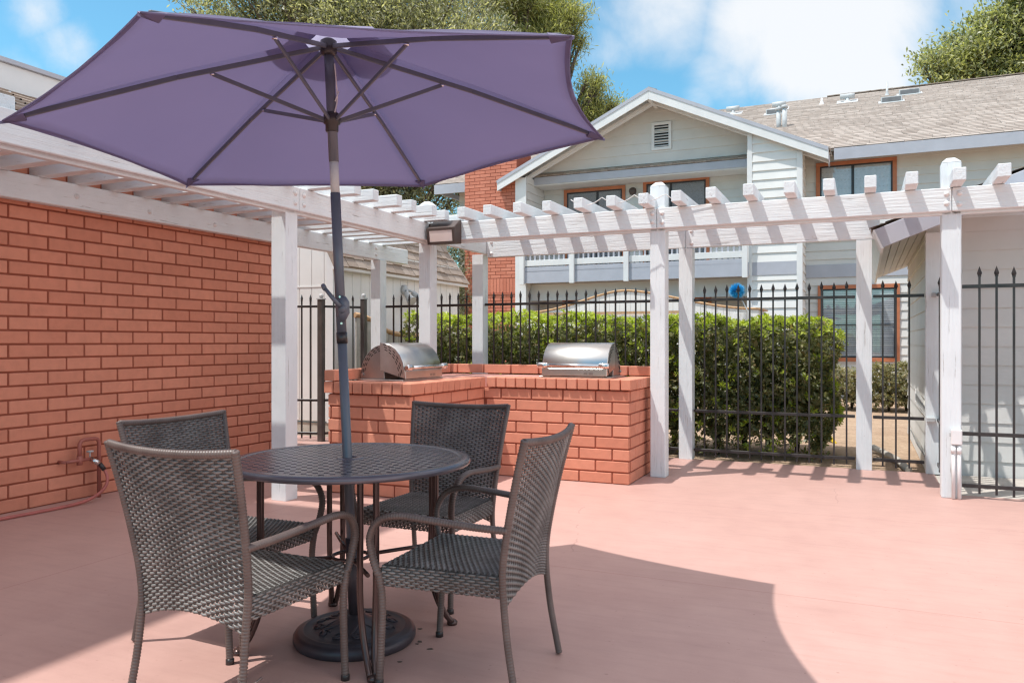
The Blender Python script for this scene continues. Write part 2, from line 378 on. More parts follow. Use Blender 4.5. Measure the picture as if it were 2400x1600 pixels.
# ------------------------------------------------------------------ pergola
ZB, ZT = 2.265, 2.45                                   # underside and top of the beams
perg = thing('pergola', 'white timber pergola with square posts and open rafters round the brick barbecue', 'pergola', (-4.17, 7.19, 0))
def post_mb(s, d, top, ch=.04, w=.07):
    mb = MB().box(s-w, s+w, d-w, d+w, 0, top-ch)
    o = len(mb.v); c = ch
    mb.add([(s-w, d-w, top-ch), (s+w, d-w, top-ch), (s+w, d+w, top-ch), (s-w, d+w, top-ch), (s-w+c, d-w+c, top), (s+w-c, d-w+c, top), (s+w-c, d+w-c, top), (s-w+c, d+w-c, top)],
           [(4, 5, 6, 7), (0, 1, 5, 4), (1, 2, 6, 5), (2, 3, 7, 6), (3, 0, 4, 7)])
    return mb
SA, SL, D1, D2 = -4.17, -5.555, 7.19, 8.42
for s, d, top in ((SA, 4.95, 2.45), (SA, D1, 2.70), (-1.72, D1, 2.70), (.632, D1, 2.70), (SA, D2, 2.264), (-1.72, D2, 2.222), (0.0, D2, 2.222), (.60, D2, 2.26),
                  (SL, D2, 2.262), (SA, 2.0, 2.45), (3.0, D1, 2.70)):
    part(post_mb(s-(.044 if s == SL else 0), d, top, .04 if top > 2.5 else .001), 'post', M['wood_z'], perg, .006)
def bolts(pts, axis, parent):
    for p in pts:
        mb = MB(); mb.lathe([(.021, 0), (.021, .003), (.013, .005), (.011, .013), (.006, .016), (0, .016)], 10, (0, 0, 0), axis)
        if axis == 'y': mb.v = [(a, -b, c) for a, b, c in mb.v]
        mb.v = [(a+p[0], b+p[1], c+p[2]) for a, b, c in mb.v]; part(mb, 'bolt', M['white_plastic'], parent)
fd = D1-.07                                            # face of the front posts
for a, b in ((SA-.045, -1.722), (-1.718, .630), (.634, 4.6)):
    bm_ = part(MB().box(a, b, fd-.045, fd-.001, ZB, ZT), 'beam', M['wood_s'], perg, .006)
    part(MB().box(a, b, fd, fd+.05, ZB-.022, ZT-.03), 'inner_beam', M['wood_s'], perg, .004)
    if a > -3: bolts([(a+.05, fd-.045, ZB+.05), (a+.05, fd-.045, ZT-.05), (a-.04, fd-.045, ZB+.06), (a-.04, fd-.045, ZT-.05)], 'y', bm_)
for a, b in ((-4.05, -1.722), (-1.718, .14)):
    bm_ = part(MB().box(a, b, D2-.068, D2-.024, 2.225, ZT), 'beam', M['wood_s'], perg, .006)
    bolts([(a+.06, D2-.068, 2.27), (a+.06, D2-.068, ZT-.05)], 'y', bm_)
part(MB().box(.14, 4.6, D2+.075, D2+.12, ZB+.12, ZT), 'beam', M['wood_s'], perg, .006)
fa = SA+.07                                            # the left wing's beam lies on the posts' right faces
for a, b in ((-1.6, 4.988), (4.992, D1-.118)):
    bm_ = part(MB().box(fa+.001, fa+.046, a, b, ZB, ZT), 'beam', M['wood_d'], perg, .006)
    part(MB().box(fa-.05, fa, a+.02, b, ZB-.022, ZT-.03), 'inner_beam', M['wood_d'], perg, .004)
    e = b if b < 5 else a
    bolts([(fa+.046, e+(-.05 if b < 5 else .05), z) for z in (ZB+.055, ZT-.055)], 'x', bm_)
part(MB().box(fa+.001, fa+.046, D1+.071, D2+.1, ZB, ZT), 'beam', M['wood_d'], perg, .006)
led = part(MB().box(SL-.088, SL-.0, -1.6, 9.05, ZB, ZT+.005), 'ledger', M['wood_d'], perg, .006)
bolts([(SL, d, z) for d, z in ((4.2, 2.36), (4.88, 2.34), (5.62, 2.33), (6.4, 2.36), (8.3, 2.40), (8.3, 2.32))], 'x', led)
RZ0, RZ1 = ZT+.003, ZT+.101
def rafter_set(n, first, step, mk, mat):
    for i in range(n):
        q = first+i*step+RNG.normal(0, .008); part(mk(q), 'rafter', mat, perg, .005)
def raf_d(q):
    e = RNG.normal(0, .02); return MB().box(q-.044, q+.044, 6.82+e, 8.85+e, RZ0, RZ1+RNG.normal(0, .003))
def raf_s(q):
    e = RNG.normal(0, .015); return MB().box(-5.66 if q < 6.62 else -5.95, (-3.82 if q > 2.9 else -4.14)+e, q-.02, q+.068, RZ0, RZ1+RNG.normal(0, .003))
rafter_set(27, -3.60, .3035, raf_d, M['wood_d'])
rafter_set(32, -.95, .3035, raf_s, M['wood_s'])

# ------------------------------------------------------------------ building with the brick wall on the left
bb = thing('brick_building', 'low building with a painted red brick side wall behind the white ledger', 'building', (-5.65, 6.6, 0))
mb = MB(); bricks(mb, 'd', -5.65, 1, -1.6, 6.6, 0, .1016*28, phase=3.73)
bricks(mb, 's', 6.6, 1, -8.5, -5.702, 0, .1016*28, phase=.1)
wl = part(mb, 'wall', M['brick'], bb, .004)
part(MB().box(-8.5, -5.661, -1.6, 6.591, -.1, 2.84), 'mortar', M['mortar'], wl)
mb = MB(); mb.prism([(-5.22, 2.74), (-5.22, 2.80), (-6.15, 3.20), (-8.4, 3.20), (-8.4, 2.86), (-5.6, 2.86), (-5.6, 2.74)], 'y', -1.6, 6.75); rf = part(mb, 'roof', M['shake'], bb)
mb = MB(); sl = Vector((-.93, 0, .40)).normalized(); shingles(mb, (-5.21, -1.6, 2.802), (0, 1, 0), sl, 8.35, 1.0, .2, .18, .012); part(mb, 'shingles', M['shake'], rf, recalc=False)
part(MB().box(-6.34, -6.2, -1.6, 6.6, 3.15, 3.44), 'parapet', M['trim'], bb, .006)
part(MB().box(-6.36, -6.17, -1.62, 6.62, 3.44, 3.475), 'parapet_cap', M['fascia'], bb)
tb = thing('unseen_shade_building', 'tall pale stucco building out of view at the left, added to shade the brick wall and patio', 'building', (-9, -2, 0))  # unseen block, sized and placed so its shadow falls on the patio
part(MB().box(-14, -5.95, -9, 1.8, 0, 8.9), 'wall', M['stucco'], tb, .02)
part(MB().box(-14.2, -5.75, -9.2, 2.0, 8.9, 9.1), 'roof', M['shake'], tb)

# ------------------------------------------------------------------ brick barbecue counter
bq = thing('barbecue_counter', 'L shaped painted red brick barbecue counter with a rowlock edge and raised back course', 'barbecue', (-3.24, 7.4, 0))
x0, x1, xi, ya, yb, yi = -4.03, -1.85, -3.24, 5.32, 7.40, 6.63
NB = 8; zc = NB*.1016
mb = MB()
bricks(mb, 's', yi, -1, xi+.001, x1, 0, zc, phase=x1)
bricks(mb, 'd', x1, 1, yi+.052, yb, 0, zc, phase=yi+.06)
bricks(mb, 's', ya, -1, x0, xi, 0, zc, phase=xi)
bricks(mb, 'd', xi, 1, ya+.052, yi-.004, 0, zc, phase=ya+.06)
bricks(mb, 'd', x0, -1, ya+.052, yb-.052, 0, zc, phase=ya)
bricks(mb, 's', yb, 1, x0, x1-.052, 0, zc, phase=x0)
cb = part(mb, 'brick_base', M['brick'], bq, .004)
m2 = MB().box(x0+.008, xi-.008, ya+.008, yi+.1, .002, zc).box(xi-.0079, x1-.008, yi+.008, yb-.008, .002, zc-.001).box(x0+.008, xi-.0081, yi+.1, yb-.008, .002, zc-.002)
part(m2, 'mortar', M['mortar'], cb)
mb = MB(); o_ = .028; zt = zc+.098
def rowlock(axis, a0, a1, f0, f1):
    n = max(1, round(abs(a1-a0)/.098)); w = (a1-a0)/n
    for i in range(n):
        p0, p1 = a0+i*w+.005, a0+(i+1)*w-.005; e = RNG.normal(0, .002)
        if axis == 's': mb.box(p0, p1, f0+e, f1, zc+.006, zt)
        else: mb.box(f0, f1+e, p0, p1, zc+.006, zt)
rowlock('s', xi+o_+.004, x1+o_, yi-o_, yi+.17)
rowlock('d', yi+.176, yb, x1-.17, x1+o_)
rowlock('s', x0-o_, xi+o_, ya-o_, ya+.17)
rowlock('d', ya+.176, yi-.033, xi-.17, xi+o_)
part(mb, 'rowlock_edge', M['brick'], bq, .006)
part(MB().box(x0+.1, xi-.172, ya+.172, yb-.11, zc-.02, zt-.004).box(xi-.1715, x1-.172, yi+.172, yb-.11, zc-.02, zt-.0045), 'countertop', M['counter'], bq, .003)
mb = MB(); bricks(mb, 's', yb, 1, x0-.02, x1+o_, zt, zt+.1016, phase=x0, depth=.105); bricks(mb, 'd', x0-.02, -1, ya-o_, yb-.11, zt, zt+.1016, phase=ya-o_, depth=.105)
bricks(mb, 's', yb+.001, 1, x0-.0205, x1+o_-.17, zc, zt, phase=x0, depth=.105, course=.098); bricks(mb, 'd', x0-.0205, -1, ya+.18, yb-.112, zc, zt, phase=ya, depth=.105, course=.098)
part(mb, 'back_course', M['brick'], bq, .005)

# ------------------------------------------------------------------ grills
def grill(label, base, rz):
    """x across the hood, y away from the person cooking"""
    g = thing('gas_grill', label, 'grill', base, 'stainless grills set in the brick counter'); g.rotation_euler.z = -TH+rz; g.scale = (.96, .84, 1); OFF[g.name] = Vector((0, 0, 0))
    w = .325; z0 = .0
    part(MB().box(-w-.03, w+.03, -.26, .29, z0-.004, z0+.012), 'trim_plate', M['steel'], g, .003)
    def arc(r, a0, a1, n=14, cy=.0, cz=.035): return [(cy+r*math.cos(a0+(a1-a0)*i/n), cz+r*math.sin(a0+(a1-a0)*i/n)) for i in range(n+1)]
    housing = [(.265, .012)]+arc(.265, 0, R(92))+[(-.02, .012)]
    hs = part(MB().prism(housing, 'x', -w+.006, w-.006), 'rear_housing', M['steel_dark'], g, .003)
    lid = [(-.255, .02), (-.262, .075)]+[(-.262+.0, .075)]*0+[(-.245, .15), (-.21, .215), (-.155, .268), (-.08, .305), (-.005, .318), (.03, .318), (.026, .085)]
    ld = part(MB().prism(lid, 'x', -w, w, True), 'hood', M['steel'], g, .004)
    ld.modifiers['bevel'].angle_limit = R(50)
    fr = part(MB().box(-w+.002, w-.002, -.272, -.256, .016, .085), 'front_strip', M['steel'], g, .003)
    for sx in (-1, 1):
        vs = MB()
        for row, rr in enumerate((.287, .268, .249)):
            for i in range(6):
                a = R(100+i*13+row*3); b = a+R(8); m = (a+b)/2
                c = (sx*(w+.0005), .035+rr*math.cos(m)*.93, .022+rr*math.sin(m))
                vs.obox(c, (.0012, 0, 0), (0, -math.sin(m)*.0165, math.cos(m)*.0165), (0, math.cos(m)*.0035, math.sin(m)*.0035))
        part(vs, 'slot_shade', M['dark'], ld)  # thin dark slabs on the surface imitate the shade in cut slots
        vs = MB()
        for row, rr in enumerate((.250, .233, .216)):
            for i in range(6):
                a = R(5+i*13+row*3); b = a+R(8); m = (a+b)/2
                vs.obox((sx*(w-.0055), rr*math.cos(m), .035+rr*math.sin(m)), (.0012, 0, 0), (0, -math.sin(m)*.0155, math.cos(m)*.0155), (0, math.cos(m)*.0033, math.sin(m)*.0033))
        part(vs, 'slot_shade', M['dark'], hs)
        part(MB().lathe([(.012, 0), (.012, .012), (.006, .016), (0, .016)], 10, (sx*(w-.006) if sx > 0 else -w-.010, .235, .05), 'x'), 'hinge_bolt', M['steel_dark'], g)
    hp = MB().lathe([(.015, -w-.0), (.015, w)], 14, (0, -.305, .112), 'x'); hd = part(hp, 'handle', M['chrome'], g)
    for sx in (-1, 1):
        k = MB().lathe([(.012, -.05), (.021, -.045), (.026, -.02), (.026, .035), (.019, .05), (0, .05)] if sx > 0 else [(.019, -.05), (.026, -.035), (.026, .02), (.021, .045), (.012, .05)], 16, (sx*(w-.02), -.305, .112), 'x')
        part(k, 'handle_end', M['chrome'], hd); part(MB().bar((sx*(w-.02), -.30, .112), (sx*(w-.02), -.258, .112), .02, .02), 'handle_bracket', M['steel'], hd)
    part(MB().box(.10, .135, -.2745, -.272, .03, .05).box(.15, .19, -.2745, -.272, .03, .05), 'rating_plate', M['steel_dark'], fr)
    return g
# right grill: centre from the photo near px 1352, 870
grill('closed stainless grill facing the camera on the long leg of the brick counter', (-2.40, 6.98, zt), 0)
grill('stainless grill showing its slotted end on the short leg of the brick counter', (-3.70, 5.93, zt), R(90))

# ------------------------------------------------------------------ iron fence panels round the barbecue yard
PICK = None
def fence(label, a, b, zs=(.10, .51, 1.675), top=1.83, first=.11, sp=.114, cat='fence', name='iron_fence', group='black iron fence panels'):
    global PICK
    a, b = Vector((*a, 0)), Vector((*b, 0)); L = (b-a).length; ang = math.atan2(b.y-a.y, b.x-a.x)
    t = thing(name, label, cat, (a.x, a.y, 0), group); t.rotation_euler.z = -TH+ang; OFF[t.name] = Vector((0, 0, 0))
    for z in zs: part(MB().box(0, L, -.016, .016, z-.0145, z+.0145), 'rail', M['black'], t, .002)
    n = int((L-first*.6)/sp)
    for i in range(n):
        x = first+i*sp
        if PICK is None:
            mb = MB().box(-.008, .008, -.008, .008, .035, top-.075)
            mb.lathe([(.008, top-.085), (.017, top-.06), (.017, top-.052), (.010, top-.03), (0, top)], 4, smooth=False)
            mb.box(-.011, .011, -.011, .011, top-.085, top-.075)
            PICK = part(mb, 'picket', M['black'], t); PICK.location = (x, 0, 0)
        else: dup(PICK, t, (x, 0, RNG.normal(0, .003)))
    return t
fy = D2-.02
fence('black iron fence panel behind the slotted grill, between the two left rear posts', (SL+.08, fy), (SA-.08, fy))
fence('long black iron fence panel behind the brick counter and its right grill', (SA+.08, fy), (-1.72-.08, fy))
fence('black iron fence panel in front of the tall hedge with the blue duster above it', (-1.72+.08, fy), (-.08, fy), sp=.1145)
fence('narrow black iron fence panel of four pickets in front of the lower window', (.08, fy), (.52, fy), first=.085)
fence('large black iron fence panel in front of the grey siding shed', (.632+.08, D1), (4.6, D1), first=.12, sp=.116)
gt = fence('closed black iron gate seen edge on beside the white post with conduits', (.635, fy-.08), (.635, D1+.10), cat='gate', name='iron_gate', first=.10, sp=.11, group=None)
part(MB().box(-.03, .03, -.10, -.03, .49, .53).box(-.03, .03, -.06, -.02, 1.655, 1.695), 'hinge', M['galv'], gt, .003)
def fpost(label, s, d, h, w=.032):
    t = thing('fence_post', label, 'fence post', (s, d, 0), 'black iron fence posts'); part(MB().box(s-w, s+w, d-w, d+w, -.1, h), 'shaft', M['post_paint'], t, .004)
    mb = MB().box(s-w*1.2, s+w*1.2, d-w*1.2, d+w*1.2, h, h+.015); mb.lathe([(.012, h+.015), (.026, h+.03), (.03, h+.045), (.022, h+.066), (0, h+.075)], 14, (s, d, 0)); part(mb, 'cap', M['galv'], t)
q1 = s_at(848, 8.42); fpost('black fence post with a round cap behind the slotted grill', q1, 8.46, 1.78)
q2 = s_at(753, 8.0); fpost('black fence post left of the umbrella pole, in front of the white corner', q2, 8.0, 1.76, .036)
fence('short black iron fence panel between the two round capped fence posts', (q2+.035, 8.02), (q1-.035, 8.44), first=.12, sp=.13)
fence('black iron fence panel between the white left post and the umbrella pole', (q2-1.0, 7.75), (q2-.04, 7.98), first=.08, sp=.116)

# ------------------------------------------------------------------ small fittings
lt = thing('flood_light', 'bronze wall pack flood light on the pergola corner above the left grill', 'lamp', (SA+.2, fd-.1, 2.3))
lx, ly = s_at(1042, fd-.12), fd-.046
hw = .155
part(MB().prism([(ly, 2.225), (ly-.135, 2.215), (ly-.160, 2.375), (ly-.03, 2.465), (ly, 2.465)], 'x', lx-hw, lx+hw), 'housing', M['bronze'], lt, .006)
fa_, fb_ = Vector((0, ly-.135, 2.215)), Vector((0, ly-.160, 2.375)); u_ = (fb_-fa_).normalized(); nn = Vector((0, -u_.z, u_.y))
def slab(c0, c1, i0, i1, n0, n1):
    mb = MB(); c = fa_+u_*((i0+i1)/2)+nn*((n0+n1)/2); c.x = (c0+c1)/2
    return mb.obox(c, ((c1-c0)/2, 0, 0), u_*((i1-i0)/2), nn*((n1-n0)/2))
part(slab(lx-hw+.024, lx+hw-.024, .024, .138, .001, .008), 'lens', M['lens'], lt, .003)
mb = MB()
for a in ((lx-hw, lx+hw, .0, .024), (lx-hw, lx+hw, .138, .162)): q = slab(*a[:2], a[2], a[3], .0005, .012); mb.add(q.v, q.f)
for a in ((lx-hw, lx-hw+.024), (lx+hw-.024, lx+hw)): q = slab(*a, .024, .138, .0005, .0115); mb.add(q.v, q.f)
part(mb, 'bezel', M['bronze'], lt)
part(MB().lathe([(.02, -.03), (.02, 0), (0, .004)], 10, (lx-hw-.004, ly-.05, 2.42), 'x').lathe([(.012, -.02), (.012, 0), (0, .004)], 10, (lx-hw-.004, ly-.06, 2.255), 'x'), 'gland', M['bronze'], lt)
part(MB().tube([(lx-hw-.01, ly-.05, 2.43), (lx-hw-.05, ly-.03, 2.50), (lx-.3, ly+.05, 2.555), (lx-.36, ly+.3, 2.56)], .006, 6), 'cable', M['cord'], lt)
mb = MB()
pts = []
for i in range(40):
    t = i/39; s_ = -1.42-2.0*(1-t)*.55; pts.append((s_, 6.95+.25*math.sin(t*2.2), 2.552+.05*math.sin(t*9)*.5))
cdx = [-2.49, -2.19, -1.886, -1.6]
pts = []
for a, b in zip(cdx[:-1], cdx[1:]):
    for i in range(9): t = i/9; pts.append((a+(b-a)*t, 6.93, 2.556-.06*4*t*(1-t)))
pts += [(-1.6, 6.93, 2.54), (-1.55, 6.98, 2.50), (-1.50, fd-.06, 2.43), (-1.2, fd-.055, 2.455)]
solo(MB().tube(pts, .004, 5), 'string', M['cord'], 'thin white string slung from rafter to rafter near the middle front post', 'string', (-2.0, 6.9, 2.5))
cbx = thing('conduit_box', 'white electrical box with two conduits on the front of the right post', 'electrical box', (.632, fd, .0))
ps = .665
part(MB().box(ps-.038, ps+.038, fd-.05, fd-.001, .43, .548), 'box', M['white_plastic'], cbx, .006)
for o_s, z1 in ((-.022, 0.0), (.018, -.0)):
    part(MB().tube([(ps+o_s, fd-.03, .425), (ps+o_s, fd-.03, .005)], .0135, 10).tube([(ps+o_s, fd-.03, .41), (ps+o_s, fd-.03, .36)], .018, 10), 'conduit', M['white_plastic'], cbx)
part(MB().box(ps-.050, ps-.0385, fd-.03, fd-.02, .49, .52), 'switch', M['galv'], cbx)
# spigot and hose on the left wall
wf = -5.65
sp_ = thing('water_spigot', 'red painted water pipe loop and tap on the brick wall', 'tap', (wf, 4.33, 0))
xo = wf+.075
part(MB().tube([(xo, 4.41, .0), (xo, 4.41, .44), (xo, 4.395, .465), (xo, 4.37, .472), (xo, 4.28, .472), (xo, 4.255, .465), (xo, 4.24, .44), (xo, 4.24, .30)], .0155, 10), 'pipe', M['pipe'], sp_)
part(MB().tube([(xo, 4.12, .315), (xo, 4.33, .315)], .013, 10).lathe([(.022, .28), (.022, .35)], 10, (xo, 4.24, 0)).tube([(wf, 4.12, .315), (xo+.005, 4.12, .315)], .013, 8), 'valve', M['pipe'], sp_)
part(MB().tube([(xo, 4.33, .33), (xo, 4.33, .37)], .006, 6).lathe([(.026, .37), (.026, .38), (0, .382)], 12, (xo, 4.33, 0)), 'handle', M['galv'], sp_)
hz = thing('garden_hose', 'red garden hose curving from the wall tap across the shaded ground', 'hose', (wf+.2, 4.0, 0))
part(MB().tube([(xo+.005, 4.335, .315), (xo+.05, 4.375, .275)], .020, 10), 'coupling', M['chrome'], hz)
part(MB().tube([(xo+.05, 4.375, .275), (xo+.075, 4.40, .225)], .018, 10), 'grip', M['black'], hz)
hp = [(xo+.075, 4.40, .225), (xo+.10, 4.405, .17), (xo+.12, 4.38, .11), (xo+.14, 4.30, .06), (xo+.15, 4.18, .025), (xo+.15, 4.02, .014), (xo+.14, 3.80, .0125), (xo+.12, 3.5, .0125), (xo+.14, 3.2, .0125), (xo+.2, 2.8, .0125), (xo+.2, 2.2, .0125)]
def smooth(P, k=6):
    P = [Vector(p) for p in P]; o = []
    for i in range(len(P)-1):
        a, b, c, d = P[max(i-1, 0)], P[i], P[i+1], P[min(i+2, len(P)-1)]
        for j in range(k):
            t = j/k; o.append(.5*((2*b)+(c-a)*t+(2*a-5*b+4*c-d)*t*t+(3*b-a-3*c+d)*t**3))
    return o+[P[-1]]
part(MB().tube(smooth(hp), .0125, 10), 'tube', M['hose'], hz)

# ------------------------------------------------------------------ hedges
def rosettes(P, Nm, L, Wd, per, tilt=.55):
    n = len(P); Nm = Nm/np.linalg.norm(Nm, axis=1, keepdims=True); A = RNG.normal(size=(n, 3))
    X = np.cross(Nm, A); X /= np.linalg.norm(X, axis=1, keepdims=True); Y = np.cross(Nm, X); VV, DD, LL = [], [], []
    for i in range(per):
        a = 2*PI*i/per+RNG.uniform(-.3, .3, n); up = RNG.uniform(tilt*.5, tilt*1.6, n)
        D = X*np.cos(a)[:, None]+Y*np.sin(a)[:, None]+Nm*up[:, None]; VV.append(P); DD.append(D); LL.append(L*RNG.uniform(.7, 1.15, n))
    LL = np.concatenate(LL); return leaves(np.concatenate(VV), np.concatenate(DD), LL, LL*Wd/L, .18)
def hedge(name, label, x0, x1, y0, y1, zt0, zt1, dens, L, Wd, mold, mnew, newtop, rnd=.18, zb=.0):
    """clipped hedge block: x along, y deep; top height runs from zt0 to zt1"""
    t = thing(name, label, 'hedge', ((x0+x1)/2, (y0+y1)/2, 0))
    top = lambda x: zt0+(zt1-zt0)*(x-x0)/(x1-x0)+.035*np.sin(x*3.1)+.02*np.sin(x*7.7+1)
    def surf(n, kind):
        if kind == 'f': x = RNG.uniform(x0, x1, n); z = RNG.uniform(zb, 1, n)*top(x); y = np.full(n, y0); Nn = np.tile([0, -1., .15], (n, 1))
        if kind == 'b': x = RNG.uniform(x0, x1, n); z = RNG.uniform(zb, 1, n)*top(x); y = np.full(n, y1); Nn = np.tile([0, 1., .15], (n, 1))
        if kind == 't': x = RNG.uniform(x0, x1, n); y = RNG.uniform(y0, y1, n); z = top(x); Nn = np.tile([0, -.15, 1.], (n, 1))
        if kind in 'lr': y = RNG.uniform(y0, y1, n); xx = x1 if kind == 'r' else x0; z = RNG.uniform(zb, 1, n)*top(np.full(n, xx)); x = np.full(n, float(xx)); Nn = np.tile([1. if kind == 'r' else -1., 0, .15], (n, 1))
        # round the edges and lump the faces
        c = np.array([(x0+x1)/2, (y0+y1)/2, .5]); tz = top(x); edge = np.clip((z-(tz-rnd))/rnd, 0, 1)
        y = np.where(edge > 0, np.where(y < c[1], np.maximum(y, y0+edge**2*rnd*.6), np.minimum(y, y1-edge**2*rnd*.6)), y)
        ex = np.clip((x-(x1-rnd))/rnd, 0, 1); y = np.where(y < c[1], np.maximum(y, y0+ex**2*rnd), y)
        under = np.clip((.22-z)/.22, 0, 1); y = y+np.where(y < c[1], 1, -1)*under*.22*RNG.uniform(.2, 1, n); 
        x = x-np.where(np.abs(x-x1) < .05, under*.2, 0)-np.where(np.abs(x-x1) < .03, edge**2*rnd*.6, 0)
        lump = .05*np.sin(x*4.3+z*3.1)*np.sin(z*5.2+1.3+x)+.03*np.sin(x*11+z*9)
        P = np.stack([x, y, z], 1)+Nn*lump[:, None]
        return P, Nn
    W_, D_, H_ = x1-x0, y1-y0, max(zt0, zt1)
    V, Q = [], []; n0 = 0; Vn, Qn = [], []; m0 = 0
    for kind, area in (('f', W_*H_), ('t', W_*D_), ('r', D_*H_), ('l', D_*H_), ('b', W_*H_*.4)):
        n = int(area*dens); P, Nn = surf(n, kind); P = P-Nn*np.abs(RNG.normal(0, .07, n))[:, None]+Nn*.02
        Nj = Nn+RNG.normal(0, .45, (n, 3)); Nj[:, 2] += .25
        relz = P[:, 2]/top(P[:, 0]); patch = np.sin(P[:, 0]*2.7+1)*np.sin(P[:, 2]*4+P[:, 0]*1.7)+.5*np.sin(P[:, 0]*6.1+P[:, 2]*8)
        pn = np.where(relz > .93, newtop, np.where(patch > .5, .42, .07)); isn = RNG.random(n) < pn
        for msk, dst in ((~isn, 0), (isn, 1)):
            if msk.sum() == 0: continue
            pp = P[msk]+(Nn[msk]*.035 if dst else 0); k = Nj[msk].copy(); k[:, 2] += .3*dst
            v, q = rosettes(pp, k, L*(1.1 if dst else 1), Wd, 7)
            if dst: Vn.append(v); Qn.append(q+m0); m0 += len(v)
            else: V.append(v); Q.append(q+n0); n0 += len(v)
    off = np.array(OFF[t.name])
    npart('foliage', np.concatenate(V)-off, np.concatenate(Q), mold, t)
    if Vn: npart('new_growth', np.concatenate(Vn)-off, np.concatenate(Qn), mnew, t)
    # wood inside: upright stems and side twigs, and a mat of old inner leaves
    mb = MB(); x = x0+.2
    while x < x1-.15:
        y = random.uniform(y0+.25, y1-.25); 
        for k in range(3):
            ex, ey = random.uniform(-.25, .25), random.uniform(-.35, .35); mb.tube([(x, y, -.08), (x+ex*.4, y+ey*.4, H_*.35), (min(x+ex, x1-.15), y+ey, H_*.85)], [.022, .016, .006], 5)
        for k in range(9):
            z = random.uniform(.15, .9)*H_; a = random.uniform(-1, 1); mb.tube([(x, y, z*.8), (x+a*.2, (y0+.04) if k % 2 else y1-.05, z+.05)], [.008, .003], 4, False)
        x += random.uniform(.22, .36)
    part(mb, 'stems', M['twig'], t, recalc=False)
    n = int(W_*D_*H_*dens*8); P = np.stack([RNG.uniform(x0+.1, x1-.12, n), RNG.uniform(y0+.1, y1-.1, n), RNG.uniform(.12, .93, n)*H_*.95], 1)
    v, q = leaves(P, RNG.normal(size=(n, 3)), L*1.7, Wd*2.2, .1); npart('inner_foliage', v-off, q, mold, t)
    return t
hedge('clipped_hedge', 'tall clipped green hedge with lime new growth behind the iron fence', -5.55, -.30, 8.95, 10.2, 1.565, 1.415, 260, .062, .025, M['lf_old'], M['lf_new'], .62)
hedge('low_hedge', 'low dusty clipped hedge under the lower house window', -1.0, 1.5, 15.9, 17.0, .78, .70, 170, .07, .026, M['lf_low'], M['lf_low'], .1, zb=0)

# ------------------------------------------------------------------ apartment house behind
DM, DB, DG = 19.7, 18.46, 18.33
ho = thing('apartment_house', 'two storey pale grey apartment house with lapped siding, balcony and tan shingle roof', 'house', (-2.4, 19, 0))
ev = lambda d: 5.58+.466*(d-19.2)                      # main roof plane
mb = MB(); lap(mb, 's', DM, -1, -10.4, 9.5, -.06, 5.62, .20); mb.box(-10.4, 9.5, DM+.021, DM+.3, -.1, 5.6); mb.box(-10.4, 9.5, DM+.3, 30, -.1, 5.3)
wl = part(mb, 'wall', M['siding'], ho)
part(MB().box(-1.24, 9.5, DM-.035, DM-.001, 2.72, 3.02), 'band_board', M['fascia'], wl, .004)
# right tower of the bay and left pier
mb = MB(); ts0, ts1 = -2.40, -1.265
rl = lambda z: -4.64-(7.17-z)/.466; rr = lambda z: -4.64+(7.17-z)/.466
lap(mb, 's', DB, -1, ts0, ts1, -.06, 6.0, .205, lo=lambda z: ts0, hi=lambda z: min(ts1, rr(z)-.05)); mb.box(ts0, ts1-.0, DB+.021, DM-.002, -.1, 5.45)
lap(mb, 'd', ts1, 1, DB+.03, DM-.03, -.06, 5.5, .205)
tw = part(mb, 'tower', M['siding_w'], ho)
part(MB().box(ts0-.004, ts0+.10, DB-.03, DB-.017, -.06, 5.92).box(ts0-.012, ts0-.001, DB-.03, DM-.02, -.06, 5.5), 'corner_trim', M['trim'], tw, .003)
part(MB().box(ts1-.09, ts1+.022, DB-.03, DB-.017, -.06, 5.42).box(ts1+.017, ts1+.032, DB-.031, DB+.09, -.06, 5.42), 'corner_trim', M['trim'], tw, .003)
part(MB().box(ts0+.101, ts1-.091, DB-.026, DB-.014, 2.72, 3.02), 'band_board', M['fascia'], tw, .003)
ls0, ls1 = -8.12, -7.85
mb = MB().box(ls0, ls1, DB, DM-.002, -.1, 5.35); lap(mb, 'd', ls1, 1, DB+.03, DM-.03, -.06, 5.45, .205); pr = part(mb, 'pier', M['siding'], ho)
part(MB().box(ls0-.01, ls1+.02, DB-.03, DB-.001, -.06, 5.40), 'corner_trim', M['trim'], pr, .004)
# gable face with louvred vent, pent strip and beam
GD = 19.1; GZ = 5.33
mb = MB(); lap(mb, 's', GD, -1, ls1, ts0, GZ+.28, 7.0, .25, .02, lo=lambda z: max(ls1, rl(z)+.02), hi=lambda z: min(ts0-.01, rr(z)-.02)); gb = part(mb, 'gable', M['siding'], ho)
part(MB().prism([(ls1, GZ+.2), (ts0-.01, GZ+.2), (ts0-.01, 5.9), (-4.64, 7.0), (rl(5.3), 5.3)], 'y', GD+.021, GD+.1), 'backing', M['siding'], gb)
bmh = part(MB().box(ls1+.005, ts0-.013, GD-.12, GD-.02, GZ-.03, GZ+.16), 'gable_beam', M['fascia'], ho, .005)
mb = MB()
for i in range(60):
    a = ls1+.01+i*(ts0-ls1-.03)/60
    for r_ in range(2): mb.box(a+.002, a+(ts0-ls1-.03)/60-.002, GD-.14+.05*r_, GD-.02, GZ+.163+.04*r_+random.uniform(0, .006), GZ+.20+.045*r_)
part(mb, 'pent_shingles', M['shake'], bmh)
vs_, vz0, vz1 = s_at(1551, GD), z_at(1551, 352, GD), z_at(1551, 287, GD); vw = .245
